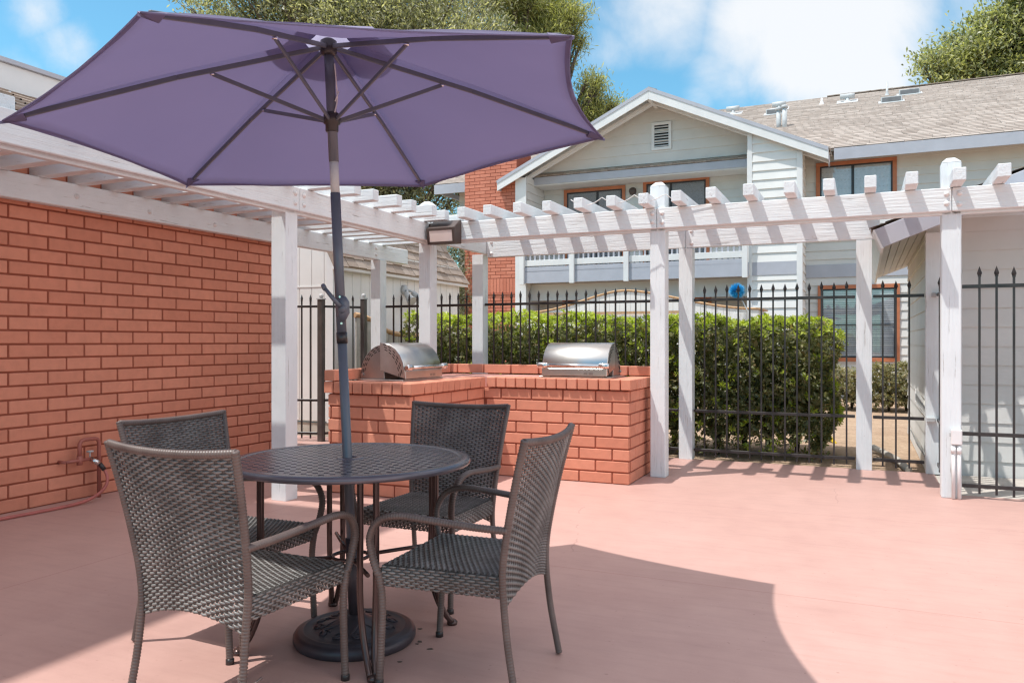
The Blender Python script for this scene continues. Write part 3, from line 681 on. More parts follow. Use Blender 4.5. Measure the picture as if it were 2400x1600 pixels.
vt = part(MB().box(vs_-vw, vs_+vw, GD-.05, GD-.02, vz0, vz0+.07).box(vs_-vw, vs_+vw, GD-.05, GD-.02, vz1-.07, vz1).box(vs_-vw, vs_-vw+.07, GD-.05, GD-.02, vz0+.07, vz1-.07).box(vs_+vw-.07, vs_+vw, GD-.05, GD-.02, vz0+.07, vz1-.07), 'gable_vent', M['trim'], ho, .004)
part(MB().box(vs_-vw+.06, vs_+vw-.06, GD-.018, GD-.014, vz0+.06, vz1-.06), 'vent_shade', M['dark'], vt)  # flat dark sheet painted as the shade behind the louvres
mb = MB(); n = 8
for i in range(n): z = vz0+.08+i*(vz1-vz0-.15)/n; mb.obox((vs_, GD-.032, z+.02), (vw-.071, 0, 0), (0, .018, .014), (0, -.003, .004))
part(mb, 'louvre', M['trim'], vt)
part(MB().box(ls1+.02, ts0-.02, GD-.1, DM-.02, GZ-.06, GZ-.031), 'balcony_ceiling', M['siding'], ho)
# bay roof
tl, tr = -8.58, -.70; zr = 7.20; sl_ = .466
def bay_plane(sgn):
    e = tl if sgn < 0 else tr; ze = zr-abs(e+4.56)*sl_; P = [(-4.64, DG, zr), (e, DG, ze), (e, 19.25, ze), (-4.64, 22.6, zr)]
    mb = MB(); th = .05; mb.add(P+[(x, y, z-th) for x, y, z in P], [(0, 1, 2, 3), (4, 7, 6, 5), (0, 4, 5, 1), (1, 5, 6, 2), (2, 6, 7, 3), (3, 7, 4, 0)]); return mb, P
br = None
for sgn in (-1, 1):
    mb, P = bay_plane(sgn); o = part(mb, 'bay_roof', M['siding'], ho); br = br or o
    a = (Vector(P[1])-Vector(P[0])).normalized(); m2 = MB(); L_ = (Vector(P[1])-Vector(P[0])).length
    shingles(m2, Vector(P[1])+Vector((0, -.02, .004)), (0, 1, 0), -a, 4.3, L_+.02, .3, .15, .014) if False else None
    # tabs, cut where this roof meets the main one
    up = -a; rows = int(L_/.15)
    for r_ in range(rows+1):
        b0 = r_*.15-.03; b1 = min(b0+.17, L_); base = Vector(P[1])+up*b0; y = DG-.03-random.random()*.3; ymax = 19.25+(22.6-19.25)*max(b0, 0)/L_
        nrm = Vector((-a.z, 0, a.x)); nrm = nrm if nrm.z > 0 else -nrm
        while y < ymax:
            w = .3*random.uniform(.75, 1.3); y0_, y1_ = max(y, DG-.035), min(y+w-.006, ymax); y += w
            if y1_-y0_ < .02: continue
            q = lambda b, yy, n_: (Vector(P[1])+up*b)*1+Vector((0, yy-P[1][1], 0))+nrm*n_
            m2.add([q(b0, y0_, .03), q(b0, y1_, .03), q(b1, y1_, .012), q(b1, y0_, .012), q(b0, y0_, .001), q(b0, y1_, .001)], [(0, 1, 2, 3), (4, 5, 1, 0), (4, 0, 3)])
    part(m2, 'shingles', M['shingle'], o, recalc=False)
    hgt = .24; f0, f1 = Vector(P[0]), Vector(P[1])
    m3 = MB(); y_ = DG-.035; m3.add([(f0.x, y_, f0.z-.01), (f1.x, y_, f1.z-.01), (f1.x, y_, f1.z-hgt), (f0.x, y_, f0.z-hgt-.015), (f0.x, DG-.001, f0.z-.01), (f1.x, DG-.001, f1.z-.01), (f1.x, DG-.001, f1.z-hgt), (f0.x, DG-.001, f0.z-hgt-.015)],
           [(0, 1, 2, 3), (4, 7, 6, 5), (0, 4, 5, 1), (1, 5, 6, 2), (2, 6, 7, 3), (3, 7, 4, 0)])
    part(m3, 'bargeboard', M['trim'], o, .004)
    m4 = MB(); m4.add([(f0.x, y_-.012, f0.z+.03), (f1.x, y_-.012, f1.z+.03), (f1.x, y_-.012, f1.z-.055), (f0.x, y_-.012, f0.z-.055), (f0.x, y_-.001, f0.z+.03), (f1.x, y_-.001, f1.z+.03), (f1.x, y_-.001, f1.z-.055), (f0.x, y_-.001, f0.z-.055)],
           [(0, 1, 2, 3), (4, 7, 6, 5), (0, 4, 5, 1), (1, 5, 6, 2), (2, 6, 7, 3), (3, 7, 4, 0)])
    part(m4, 'drip_edge', M['fascia'], o)
    ein = .62*(1 if sgn > 0 else -1)
    m5 = MB(); e = P[1][0]; m5.box(min(e, e-.03*sgn), max(e, e-.03*sgn), DG, 19.2, P[1][2]-.22, P[1][2]-.052); part(m5, 'eave_board', M['fascia'], o)
    # lower rafter that shows under the overhang
    m6 = MB(); m6.bar((f0.x, GD-.35, f0.z-.22), (f1.x, GD-.35, f1.z-.20), .06, .16, (0, 1, 0)); part(m6, 'fly_rafter', M['trim'], o)
part(MB().bar((-4.64, DG, zr-.20), (-4.64, GD, zr-.20), .09, .12), 'ridge_beam', M['trim'], ho, .004)
part(MB().prism([(-4.68, zr-.045), (-4.64, zr+.04), (-4.44, zr-.045)], 'y', DG-.04, 22.6), 'ridge_cap', M['shake'], ho)
# main roof
r0, r1 = -10.9, 9.6; dr = 25.7
mb = MB().add([(r0, 19.2, ev(19.2)), (r1, 19.2, ev(19.2)), (r1, dr, ev(dr)), (r0, dr, ev(dr)), (r0, 19.2, ev(19.2)-.05), (r1, 19.2, ev(19.2)-.05), (r1, dr, ev(dr)-.05), (r0, dr, ev(dr)-.05)],
              [(0, 1, 2, 3), (4, 7, 6, 5), (0, 4, 5, 1), (1, 5, 6, 2), (3, 2, 6, 7), (0, 3, 7, 4)])
mb.add([(r0, dr, ev(dr)), (r1, dr, ev(dr)), (r1, dr+6.5, ev(19.2)), (r0, dr+6.5, ev(19.2))], [(0, 1, 2, 3)])
rf = part(mb, 'roof', M['shingle'], ho)
mb = MB(); shingles(mb, (r0, 19.17, ev(19.2)+.004), (1, 0, 0), Vector((0, 1, .466)).normalized(), r1-r0, (dr-19.2)*1.105, .34, .150, .009); part(mb, 'shingles', M['shingle'], rf, recalc=False)
mb = MB(); x = -1.0
while x < r1: mb.obox((x+.15, dr, ev(dr)+.02), (.165, 0, .004), (0, .12, 0), (0, 0, .012)); x += .29
part(mb, 'ridge_cap', M['shake'], rf)
for a, b in ((r0, -8.52), (-.615, r1)):
    part(MB().box(a, b, 19.13, 19.165, ev(19.2)-.27, ev(19.2)-.012), 'fascia_board', M['fascia'], rf, .004)
    part(MB().box(a, b, 19.166, DM-.02, ev(19.2)-.14, ev(19.2)-.115), 'soffit', M['siding'], rf)
part(MB().box(r0-.02, r0+.02, 19.17, 25.6, ev(19.2)-.2, ev(19.2)-.06), 'rake_board', M['fascia'], rf)
def roof_pt(u, v):
    k = kk(u); q = (800-v)/F*(CT-k*ST); d = (H-5.58+.466*19.2)/(.466-q); return d*k, d, ev(d)
for (u, v) in ((1718, 268), (1826, 258), (1986, 240)):
    s, d, z = roof_pt(u, v)
    vp = MB().lathe([(.17, -.08), (.15, -.02), (.06, .06), (.06, .13)], 16, (s, d, z)); vt_ = part(vp, 'vent_base', M['galv'], rf)
    part(MB().lathe([(.075, -.19), (.075, .19)], 18, (s, d, z+.17), 'x').lathe([(.06, -.194), (.06, .194)], 12, (s, d, z+.17), 'x'), 'vent_head', M['galv'], vt_)
    part(MB().add([(s-.28, d-.24, ev(d-.24)+.035), (s+.28, d-.24, ev(d-.24)+.035), (s+.28, d+.2, ev(d+.2)+.035), (s-.28, d+.2, ev(d+.2)+.035)], [(0, 1, 2, 3)]), 'flashing', M['galv'], vt_)
s, d, z = roof_pt(1926, 246); part(MB().lathe([(.085, -.06), (.08, .0), (.03, .12), (.028, .19)], 14, (s, d, z)), 'pipe_flashing', M['white_plastic'], rf)
s, d, z = roof_pt(2079, 226); part(MB().lathe([(.08, -.06), (.07, .02), (.032, .10), (.032, .40)], 12, (s, d, z)), 'vent_pipe', M['galv'], rf)
for u, v in ((2089, 240), (2131, 222), (1818, 268)):
    s, d, z = roof_pt(u, v); w = .26
    bx = part(MB().prism([(d-.13, ev(d-.13)+.03), (d-.13, ev(d-.13)+.19), (d+.15, ev(d+.15)+.08), (d+.2, ev(d+.2)+.02)], 'x', s-w, s+w), 'box_vent', M['galv'], rf, .006)
    part(MB().box(s-w+.03, s+w-.03, d-.136, d-.131, ev(d-.13)+.055, ev(d-.13)+.165), 'vent_opening', M['louvre'], bx)
    part(MB().add([(s-w-.06, d-.22, ev(d-.22)+.04), (s+w+.06, d-.22, ev(d-.22)+.04), (s+w+.06, d+.1, ev(d+.1)+.04), (s-w-.06, d+.1, ev(d+.1)+.04)], [(0, 1, 2, 3)]), 'flashing', M['galv'], bx)
for u, v, t_ in ((1825, 300, .46), (1839, 300, .52)):
    s, d, z = roof_pt(u, v); part(MB().lathe([(.062, -.2), (.062, t_)], 14, (s, d, z)).lathe([(.085, t_), (.085, t_+.07), (.02, t_+.09)], 14, (s, d, z)), 'flue', M['galv'], rf)
# brick chimney with a soldier band
mb = MB(); c0, c1, cd = s_at(1089, 18.5), ls0-.012, 18.5
bricks(mb, 's', cd, -1, c0, c1, 0, .088*28, course=.088, L=.30, phase=c0)
zs_ = .088*28; k = int((c1-c0)/.092)
for i in range(k): mb.box(c0+i*(c1-c0)/k+.005, c0+(i+1)*(c1-c0)/k-.005, cd, cd+.05, zs_+.03, zs_+.40)
mb.box(c0-.01, c1, cd-.02, cd+.05, zs_-.005, zs_+.02)
bricks(mb, 's', cd, -1, c0, c1, zs_+.41, zs_+.41+.088*52, course=.088, L=.30, phase=c0)
bricks(mb, 'd', c1-.05, 1, cd+.05, cd+.6, 5.4, 7.2, course=.088, L=.30)
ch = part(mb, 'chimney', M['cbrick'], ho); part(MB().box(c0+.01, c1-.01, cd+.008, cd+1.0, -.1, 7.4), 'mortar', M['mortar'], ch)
# windows and doors: trim, dark frame, panes, blinds or curtains
def window(name, face, s0, s1, z0, z1, panes, glass, back, blinds=False, tw=.085, bottom=True, off=.02):
    f = face-off
    mb = MB().box(s0-tw, s1+tw, f-.035, f-.001, z1, z1+tw).box(s0-tw, s0, f-.035, f-.001, z0, z1).box(s1, s1+tw, f-.035, f-.001, z0, z1)
    if bottom: mb.box(s0-tw, s1+tw, f-.035, f-.001, z0-tw, z0)
    w = part(mb, name, M['orange'], ho, .004)
    fr = MB(); q = .035; fr.box(s0, s1, f-.025, f-.001, z1-q, z1).box(s0, s1, f-.025, f-.001, z0, z0+q).box(s0, s0+q, f-.025, f-.001, z0+q, z1-q).box(s1-q, s1, f-.025, f-.001, z0+q, z1-q)
    m_ = s0+(s1-s0)*panes; fr.box(m_-.03, m_+.03, f-.028, f-.001, z0+q, z1-q); part(fr, 'frame', M['frame'], w)
    for a, b, y in ((s0+q, m_-.03, f-.016), (m_+.03, s1-q, f-.013)): part(MB().box(a, b, y-.002, y+.002, z0+q, z1-q), 'pane', glass, w)
    if blinds:
        mb = MB(); z = z0+q
        while z < z1-q-.02: mb.obox(((s0+s1)/2, f-.006, z+.018), ((s1-s0)/2-q, 0, 0), (0, .002, .016), (0, -.0008, .0003)); z += .042
        part(mb, 'blind', back, w); part(MB().box(s0+q, s1-q, f-.0025, f-.001, z0+q, z1-q), 'backing', M['frame'], w)
    else:
        mb = MB(); n = 60; xs = [s0+q+i*(s1-s0-2*q)/n for i in range(n+1)]; vs = []
        for i, x in enumerate(xs): y = f-.005+.003*math.sin(i*1.9); vs += [(x, y, z0+q), (x, y, z1-q)]
        mb.add(vs, [(2*i, 2*i+2, 2*i+3, 2*i+1) for i in range(n)], True); part(mb, 'curtain', back, w, recalc=False)
    return w
window('window', DM, s_at(1922, DM), s_at(2092, DM), 3.95, z_at(2005, 385, DM), .46, M['glass'], M['curtain'])
wz1, wz0 = z_at(2010, 676, DM), z_at(2010, 838, DM)
w_ = window('window', DM, s_at(1926, DM), s_at(2099, DM), wz0, wz1, .5, M['glass'], M['blind'], True)
part(MB().box(s_at(1926, DM)+.035, s_at(2099, DM)-.035, DM-.05, DM-.04, wz0+.74, wz0+.765), 'glazing_bar', M['frame'], w_)
dz = z_at(1395, 448, DM)
def door(a, b, z0, z1, pn): return window('sliding_door', DM, s_at(a, DM), s_at(b, DM), z0, z1, pn, M['glass_d'], M['curtain'], bottom=False)
door(1330, 1459, 2.98, z_at(1395, 448, DM), .56); door(1516, 1655, 2.98, z_at(1585, 427, DM), .42)
door(1326, 1440, -.05, z_at(1345, 705, DM), .5); door(1560, 1660, -.05, z_at(1645, 700, DM), .5)
pl_s, pl_z = s_at(1486, DM), z_at(1486, 449, DM)
pl_ = thing('porch_light', 'small dark porch lamp on the wall between the two balcony doors', 'lamp', (pl_s, DM, pl_z))
part(MB().lathe([(.05, DM-.06), (.05, DM-.02)], 10, (pl_s, 0, pl_z+.05), 'y'), 'mount', M['frame'], pl_); part(MB().lathe([(.03, .08), (.09, .04), (.10, -.02), (.07, -.10), (0, -.12)], 12, (pl_s, DM-.13, pl_z)), 'globe', M['bronze'], pl_)
# balcony
BZ = 2.70; bd = 18.30
bal = part(MB().box(ls1-.02, ts0+.05, DB-.10, DM-.03, BZ+.02, BZ+.30), 'balcony', M['siding'], ho)
part(MB().box(ls1+.0, ts0-.0, DB-.09, DB-.06, BZ+.30, z_at(1400, 636, bd)), 'kick_board', M['fascia'], bal)
part(MB().box(ls1-.05, ts0+.04, DB-.14, DB-.101, BZ, BZ+.31), 'fascia_board', M['fascia'], bal, .005)
ba, bbz = s_at(1222, bd), s_at(1748, bd)
for u in (1224, 1341, 1468, 1608, 1746):
    s = s_at(u, bd); part(MB().box(s-.06, s+.06, bd-.05, bd+.015, BZ-.03, BZ+1.32), 'post', M['trim'], bal, .005)
part(MB().box(ba-.02, bbz+.02, bd+.02, bd+.055, z_at(1400, 617, bd), z_at(1400, 603, bd)), 'rail', M['trim'], bal, .004)
part(MB().box(ba-.02, bbz+.02, bd+.02, bd+.055, z_at(1400, 632, bd), z_at(1400, 620, bd)), 'rail', M['fascia'], bal, .004)
part(MB().box(ba-.02, bbz+.02, bd-.06, bd+.08, BZ+1.32, BZ+1.36), 'handrail', M['trim'], bal, .004)
x = ba+.09; b0_ = None
while x < bbz-.05:
    if b0_ is None: b0_ = part(MB().box(x-.02, x+.02, bd+.056, bd+.09, BZ+.33, BZ+1.32), 'baluster', M['fascia'], bal); xb = x
    else: dup(b0_, bal, (x-xb, 0, 0))
    x += .128
part(MB().box(ls1+.02, ts0-.02, DB+.3, DB+.34, 2.28, 2.70), 'porch_beam', M['siding'], ho)

# ------------------------------------------------------------------ white building with the shingled mansard, left of centre
wb = thing('white_building', 'white board building with a brown shake mansard roof behind the left fence', 'building', (-6.55, 8.75, 0))
bs, b0d, b1d, ez = -6.55, 8.75, 12.4, 2.25
mb = MB(); x = -9.0
while x < bs-.02: w = min(.205, bs-.02-x); mb.box(x+.005, x+w-.005, b0d, b0d+.05, .16, ez+.3); x += .21
mb.box(-9.0, bs-.03, b0d+.006, b0d+.06, .15, ez+.3); mb.box(-9.0, bs-.02, b0d-.006, b0d, 1.98, 2.0)
wl = part(mb, 'front_wall', M['siding_w'], wb)
mb = MB(); x = b0d+.02
while x < b1d: w = .205; mb.box(bs-.05, bs, x+.005, min(x+w, b1d)-.005, .16, ez+.3); x += .21
mb.box(bs-.06, bs-.006, b0d+.02, b1d-.005, .15, ez+.3); part(mb, 'side_wall', M['siding_w'], wb)
part(MB().box(bs-.09, bs+.016, b0d-.02, b0d-.007, .14, ez+.2).box(bs+.001, bs+.016, b0d-.007, b0d+.07, .14, ez+.2), 'corner_trim', M['trim'], wb)
part(MB().box(-9.0, bs+.001, b0d+.02, b1d, -.1, .13), 'foundation', M['concrete'], wb)
rt = 3.05; ov = .12; run = .42
mb = MB(); P = [(bs+ov, b0d-.05, ez), (bs+ov, b1d+ov, ez), (bs+ov-run, b1d+ov-run, rt), (bs+ov-run, b0d-.05, rt)]
mb.add(P+[(x-.06, y, z-.03) for x, y, z in P], [(0, 1, 2, 3), (4, 7, 6, 5), (0, 4, 5, 1), (1, 5, 6, 2), (2, 6, 7, 3), (3, 7, 4, 0)])
mb.box(-9.0, bs-.2, b0d+.1, b1d-.1, ez+.3, rt); rf = part(mb, 'mansard_roof', M['shake'], wb)
up = Vector((-run, 0, rt-ez)).normalized(); mb = MB(); slen = math.hypot(run, rt-ez); rows = 6
for r_ in range(rows):
    t0, t1 = r_/rows, min(1, (r_+1.15)/rows); y = b0d-.06; ym = b1d+ov-run*t0
    while y < ym:
        w = random.uniform(.13, .26); ya_, yb_ = y, min(y+w-.008, ym); y += w
        if yb_-ya_ < .02: continue
        j = random.uniform(-.012, .012); q = lambda t, yy, n_: (bs+ov-run*t+n_*.9, yy, ez+(rt-ez)*t+n_*.45+(j if n_ > .02 else 0))
        mb.add([q(t0, ya_, .032), q(t0, yb_, .032), q(t1, yb_, .01), q(t1, ya_, .01), q(t0, ya_, .001), q(t0, yb_, .001)], [(0, 1, 2, 3), (4, 5, 1, 0), (4, 0, 3), (1, 5, 2)])
part(mb, 'shakes', M['shake'], rf, recalc=False)
part(MB().box(bs+.017, bs+ov-.01, b0d-.04, b1d+ov, ez-.045, ez-.002), 'eave_board', M['trim'], wb, .004)
fl_d = d_at(945, bs); fl = thing('twin_spotlight', 'grey twin spotlight on the shaded side wall of the white building', 'lamp', (bs, fl_d, 1.97))
part(MB().lathe([(.075, 0), (.075, .05), (.03, .07), (0, .07)], 16, (bs, fl_d, 2.04), 'x'), 'mount', M['galv'], fl)
for dy, tz in ((-.10, -.05), (.13, -.02)):
    part(MB().tube([(bs+.05, fl_d, 2.04), (bs+.11, fl_d+dy*.6, 2.02), (bs+.13, fl_d+dy, 1.98+tz)], .02, 8).tube([(bs+.10, fl_d+dy*.8, 2.03+tz), (bs+.17, fl_d+dy*1.1, 1.96+tz), (bs+.24, fl_d+dy*1.3, 1.90+tz)], [.035, .05, .085], 14), 'lamp_head', M['galv'], fl)
# small swooping fence beside it
sf = thing('wooden_fence', 'low grey board fence with a swooping tan cap beside the white building', 'fence', (-6.15, 9.2, 0))
sx = -6.15; prof = lambda y: 1.30+.27*(1/(1+math.exp((y-9.25)*6)))
y = 8.72; i = 0
while y < 10.6: part(MB().box(sx-.02, sx, y+.004, y+.125, -.06, prof(y+.06)), 'board', M['weathered'], sf); y += .13
part(MB().tube([(sx-.01, 8.7+i*.1, prof(8.7+i*.1)+.03) for i in range(20)], .04, 4), 'cap', M['cap'], sf)

# ------------------------------------------------------------------ arched patio fence between hedge and house
PF = 17.0
pf = thing('patio_fence', 'white board patio fence with an arched top and tan cap, behind the tall hedge', 'fence', (-5, PF, 0))
a0, a1 = s_at(1234, PF), s_at(1778, PF); am = s_at(1462, PF); zc0 = z_at(1462, 730, PF); zpk = z_at(1462, 682, PF)
def arch(s):
    q = (s-am)/((am-a0) if s < am else (a1-am)*1.05); q = max(-1, min(1, q)); return zc0+(zpk-zc0)*(.5+.5*math.cos(PI*abs(q)**.85))
n = 44; w = (a1-a0)/n
for i in range(n):
    s = a0+i*w; part(MB().box(s+.003, s+w-.003, PF, PF+.02, -.06, arch(s+w/2)-.01), 'board', M['siding_w'], pf)
for u in (1355, 1430, 1461, 1578, 1660, 1725): s = s_at(u, PF); part(MB().box(s-.045, s+.045, PF-.03, PF-.001, -.06, zc0-.06), 'batten', M['trim'], pf, .003)
part(MB().tube([(a0+(a1-a0)*i/40, PF-.005, arch(a0+(a1-a0)*i/40)+.012) for i in range(41)], .024, 4), 'cap', M['cap'], pf)
part(MB().box(a0+.1, s_at(1610, PF), PF-.045, PF-.0305, zc0-.055, zc0-.0), 'rail', M['cap'], pf)
z1_ = arch(a1); i = 0; y = PF+.03
while y < DB-.1: part(MB().box(a1-.02, a1, y+.006, y+.075, -.06, z1_-.02), 'board', M['siding'], pf); y += .10
part(MB().box(a1-.06, a1+.04, PF-.02, DB-.1, z1_, z1_+.035), 'cap', M['cap'], pf)
ds_, dd_ = s_at(1727, 16.7), 16.7; dz_ = z_at(1727, 682, 16.7)
du = thing('feather_duster', 'blue long handled duster sticking up behind the fence panel and hedge', 'duster', (ds_, dd_, 0))
pd = Vector((.30, .25, -.62)).normalized(); c_ = Vector((ds_, dd_, dz_))
part(MB().tube([c_, c_+pd*2.2], .013, 8), 'handle', M['galv'], du)
n = 2600; D = RNG.normal(size=(n, 3)); D /= np.linalg.norm(D, axis=1, keepdims=True); cc = np.array(c_)-np.array(OFF[du.name])
v, q = leaves(np.tile(cc, (n, 1))+D*.03, D*np.array([1, 1, .95])+RNG.normal(0, .15, (n, 3)), RNG.uniform(.11, .165, n), .006, 0); npart('bristles', v, q, M['blue'], du)
ys, yd = s_at(1945, 11.0), 11.0
solo(MB().bar((ys-.03, yd, .04), (ys+.07, yd-.12, -.06), .05, .012).bar((ys-.07, yd+.05, .06), (ys-.028, yd, .042), .03, .01), 'stake', M['yellow'], 'small yellow plastic stake lying on the dry earth beside the hedge', 'stake', (ys, yd, 0))

# ------------------------------------------------------------------ grey siding shed on the right
sh = thing('siding_shed', 'grey lap siding shed with a low gable roof behind the right fence panel', 'shed', (.6, 8.46, 0))
sw, sd0, sd1, rg = .575, 8.50, 12.5, 3.3
pit = math.tan(R(21)); zw = lambda s: 2.36+(s-.575)*pit
mb = MB(); lap(mb, 's', sd0, -1, sw, 6.2, -.05, 3.2, .178, .014, lo=lambda z: max(sw+.02, sw+(z-2.36)/pit)); mb.prism([(sw+.02, -.1), (6.2, -.1), (6.2, 3.3), (rg, zw(rg)), (sw+.02, zw(sw))], 'y', sd0+.021, sd0+.1)
part(mb, 'front_wall', M['siding'], sh)
mb = MB(); lap(mb, 'd', sw, -1, sd0+.02, sd1, -.05, 2.36, .178, .014); mb.box(sw+.021, sw+.1, sd0+.101, sd1, -.1, 2.36); part(mb, 'side_wall', M['siding'], sh)
part(MB().box(sw-.022, sw+.10, sd0-.03, sd0-.017, -.03, 2.36).box(sw-.03, sw-.017, sd0-.031, sd0+.10, -.03, 2.34), 'corner_trim', M['trim'], sh, .003)
e0, ed = .085, 8.02                                    # eave tip, front overhang
ze = lambda s: 2.27+(s-e0)*pit
P = [(e0, ed, ze(e0)), (rg, ed, ze(rg)), (rg, sd1+.4, ze(rg)), (e0, sd1+.4, ze(e0))]
mb = MB().add(P+[(x, y, z-.03) for x, y, z in P], [(0, 1, 2, 3), (4, 7, 6, 5), (0, 4, 5, 1), (1, 5, 6, 2), (2, 6, 7, 3), (3, 7, 4, 0)])
Q_ = [(rg, ed, ze(rg)), (6.5, ed, ze(rg)-(6.5-rg)*pit), (6.5, sd1+.4, ze(rg)-(6.5-rg)*pit), (rg, sd1+.4, ze(rg))]
mb.add(Q_+[(x, y, z-.03) for x, y, z in Q_], [(0, 1, 2, 3), (4, 7, 6, 5), (0, 4, 5, 1), (1, 5, 6, 2), (2, 6, 7, 3), (3, 7, 4, 0)])
rf = part(mb, 'roof', M['shake'], sh)
mb = MB(); shingles(mb, (e0-.02, ed-.02, ze(e0)+.004), (0, 1, 0), Vector((1, 0, pit)).normalized(), sd1+.4-ed, (rg-e0)/math.cos(R(21)), .3, .145, .01); part(mb, 'shingles', M['shake'], rf, recalc=False)
fh = .17
mb = MB().add([(e0, ed-.03, ze(e0)-.005), (rg, ed-.03, ze(rg)-.005), (rg, ed-.03, ze(rg)-fh), (e0+.07, ed-.03, ze(e0)-fh), (e0, ed-.001, ze(e0)-.005), (rg, ed-.001, ze(rg)-.005), (rg, ed-.001, ze(rg)-fh), (e0+.07, ed-.001, ze(e0)-fh)],
              [(0, 1, 2, 3), (4, 7, 6, 5), (0, 4, 5, 1), (1, 5, 6, 2), (2, 6, 7, 3), (3, 7, 4, 0)])
part(mb, 'bargeboard', M['fascia'], sh, .004)
mb = MB(); ya_, yb_ = ed, sd1+.3; z0_ = ze(e0)-.035
P = [(e0-.012, ya_-.03, z0_+.03), (e0+.058, ya_-.03, z0_-.145), (e0+.058, yb_, z0_-.145), (e0-.012, yb_, z0_+.03)]
mb.add(P+[(x+.022, y, z+.004) for x, y, z in P], [(0, 1, 2, 3), (4, 7, 6, 5), (0, 4, 5, 1), (1, 5, 6, 2), (2, 6, 7, 3), (3, 7, 4, 0)]); part(mb, 'eave_board', M['trim'], sh)
mb = MB(); s = e0+.085; i = 0
while s < sw-.01:
    w = .078; za = ze(s)-.135; zb_ = ze(s+w)-.135; P = [(s+.003, ed+.001, za), (s+w-.003, ed+.001, zb_), (s+w-.003, sd1+.3, zb_), (s+.003, sd1+.3, za)]
    mb.add(P+[(x, y, z+.015) for x, y, z in P], [(3, 2, 1, 0), (4, 5, 6, 7), (0, 1, 5, 4), (1, 2, 6, 5), (2, 3, 7, 6), (3, 0, 4, 7)]); s += w
s2 = sw
while s2 < rg-.05:
    w = .1; za = ze(s2)-.135; zb_ = ze(s2+w)-.135; P = [(s2+.003, ed+.001, za), (s2+w-.003, ed+.001, zb_), (s2+w-.003, sd0-.035, zb_), (s2+.003, sd0-.035, za)]
    mb.add(P+[(x, y, z+.015) for x, y, z in P], [(3, 2, 1, 0), (4, 5, 6, 7), (0, 1, 5, 4), (1, 2, 6, 5), (2, 3, 7, 6), (3, 0, 4, 7)]); s2 += w
part(mb, 'soffit', M['siding'], sh)
# peeled lowest boards near the gate corner
for i, (z, y, tw_) in enumerate(((.62, 8.9, .5), (.16, 9.3, -.6))):
    part(MB().obox((sw-.05, y, z), (.004, .01, .0), (.03*tw_, .28, .05), (-.05, .0, .085)), 'loose_board', M['siding_w'], sh)
dp = thing('downspout', 'low grey drain pipe along the ground beside the fence and shed corner', 'pipe', (.2, 9.0, 0))
part(MB().tube([(.10, 10.2, .0), (.32, 9.3, -.01), (.40, 8.65, -.02)], .035, 8), 'pipe', M['concrete'], dp)

# ------------------------------------------------------------------ trees and shrubs
def tree(name, label, X, Y, trunk, blobs, n, L, Wd, mat, cat='tree', droop=0.0, limbs=True, tuft=False, group=None, bark='bark'):
    """blobs: (x, y, z, rx, ry, rz) clumps of leaves, world offsets from the foot; limbs run from the trunk into each"""
    t = thing(name, label, cat, (X, Y, 0), world=True, group=group)
    OFF[t.name] = Vector((0, 0, 0)); B = np.array(blobs, float); vol = (B[:, 3]*B[:, 4]+B[:, 4]*B[:, 5]+B[:, 3]*B[:, 5]); pr = vol/vol.sum()
    h = trunk; mb = MB(); r0 = max(.08, h*.028); mb.tube([(0, 0, -.3), (.1, 0, h*.3), (-.1, .1, h*.65), (0, 0, h)], [r0*1.3, r0, r0*.75, r0*.4], 9)
    for b in B:
        zs_ = min(h*.95, max(h*.25, b[2]*.55)); m_ = (b[:3]*.55+np.array([0, 0, zs_])*.45)+RNG.normal(0, .2, 3)
        rb = r0*.32; mb.tube(smooth([(0, 0, zs_), tuple(m_), tuple(b[:3])], 4), list(np.linspace(rb, rb*.25, 9)), 6)
        for k in range(5):
            e = b[:3]+RNG.normal(0, .5, 3)*b[3:]; mb.tube([tuple(b[:3]*.8+m_*.2), tuple(e)], [rb*.3, rb*.1], 4, False)
    part(mb, 'trunk', M[bark], t, recalc=False)
    idx = RNG.choice(len(B), n, p=pr); D = RNG.normal(size=(n, 3)); D /= np.linalg.norm(D, axis=1, keepdims=True)
    # lumpy shells: leaves gather in sprays near the surface with gaps between
    ph = RNG.uniform(0, 6, (len(B), 3)); lum = np.sin(D[:, 0]*5+ph[idx, 0])*np.sin(D[:, 1]*5+ph[idx, 1])*np.sin(D[:, 2]*5+ph[idx, 2])
    rad = np.clip(1-np.abs(RNG.normal(0, .2, n))+lum*.25, .15, 1.25); P = B[idx, :3]+D*B[idx, 3:]*rad[:, None]
    # collect leaves into sprays
    ns = max(1, n//26); C = P[:ns]; CD = D[:ns]; own = RNG.integers(0, ns, n); sp = L*(2.4 if not tuft else 1.4)
    P = C[own]+RNG.normal(0, 1, (n, 3))*sp*.55; A = CD[own]*.6+RNG.normal(0, .55, (n, 3)); A[:, 2] += .25-droop
    if tuft: A = CD[own]*.5+RNG.normal(0, .7, (n, 3)); A[:, 2] += .45
    v, q = leaves(P, A, L*RNG.uniform(.6, 1.25, n), Wd, .15); npart('crown', v, q, mat, t); return t
def at(u, v, Y): return ((u-1200)/F*Y, Y, H+(800-v)/F*Y)
def blobs_at(foot, L): return [(x-foot[0], y-foot[1], z, a, b, c) for (x, y, z), a, b, c in L]
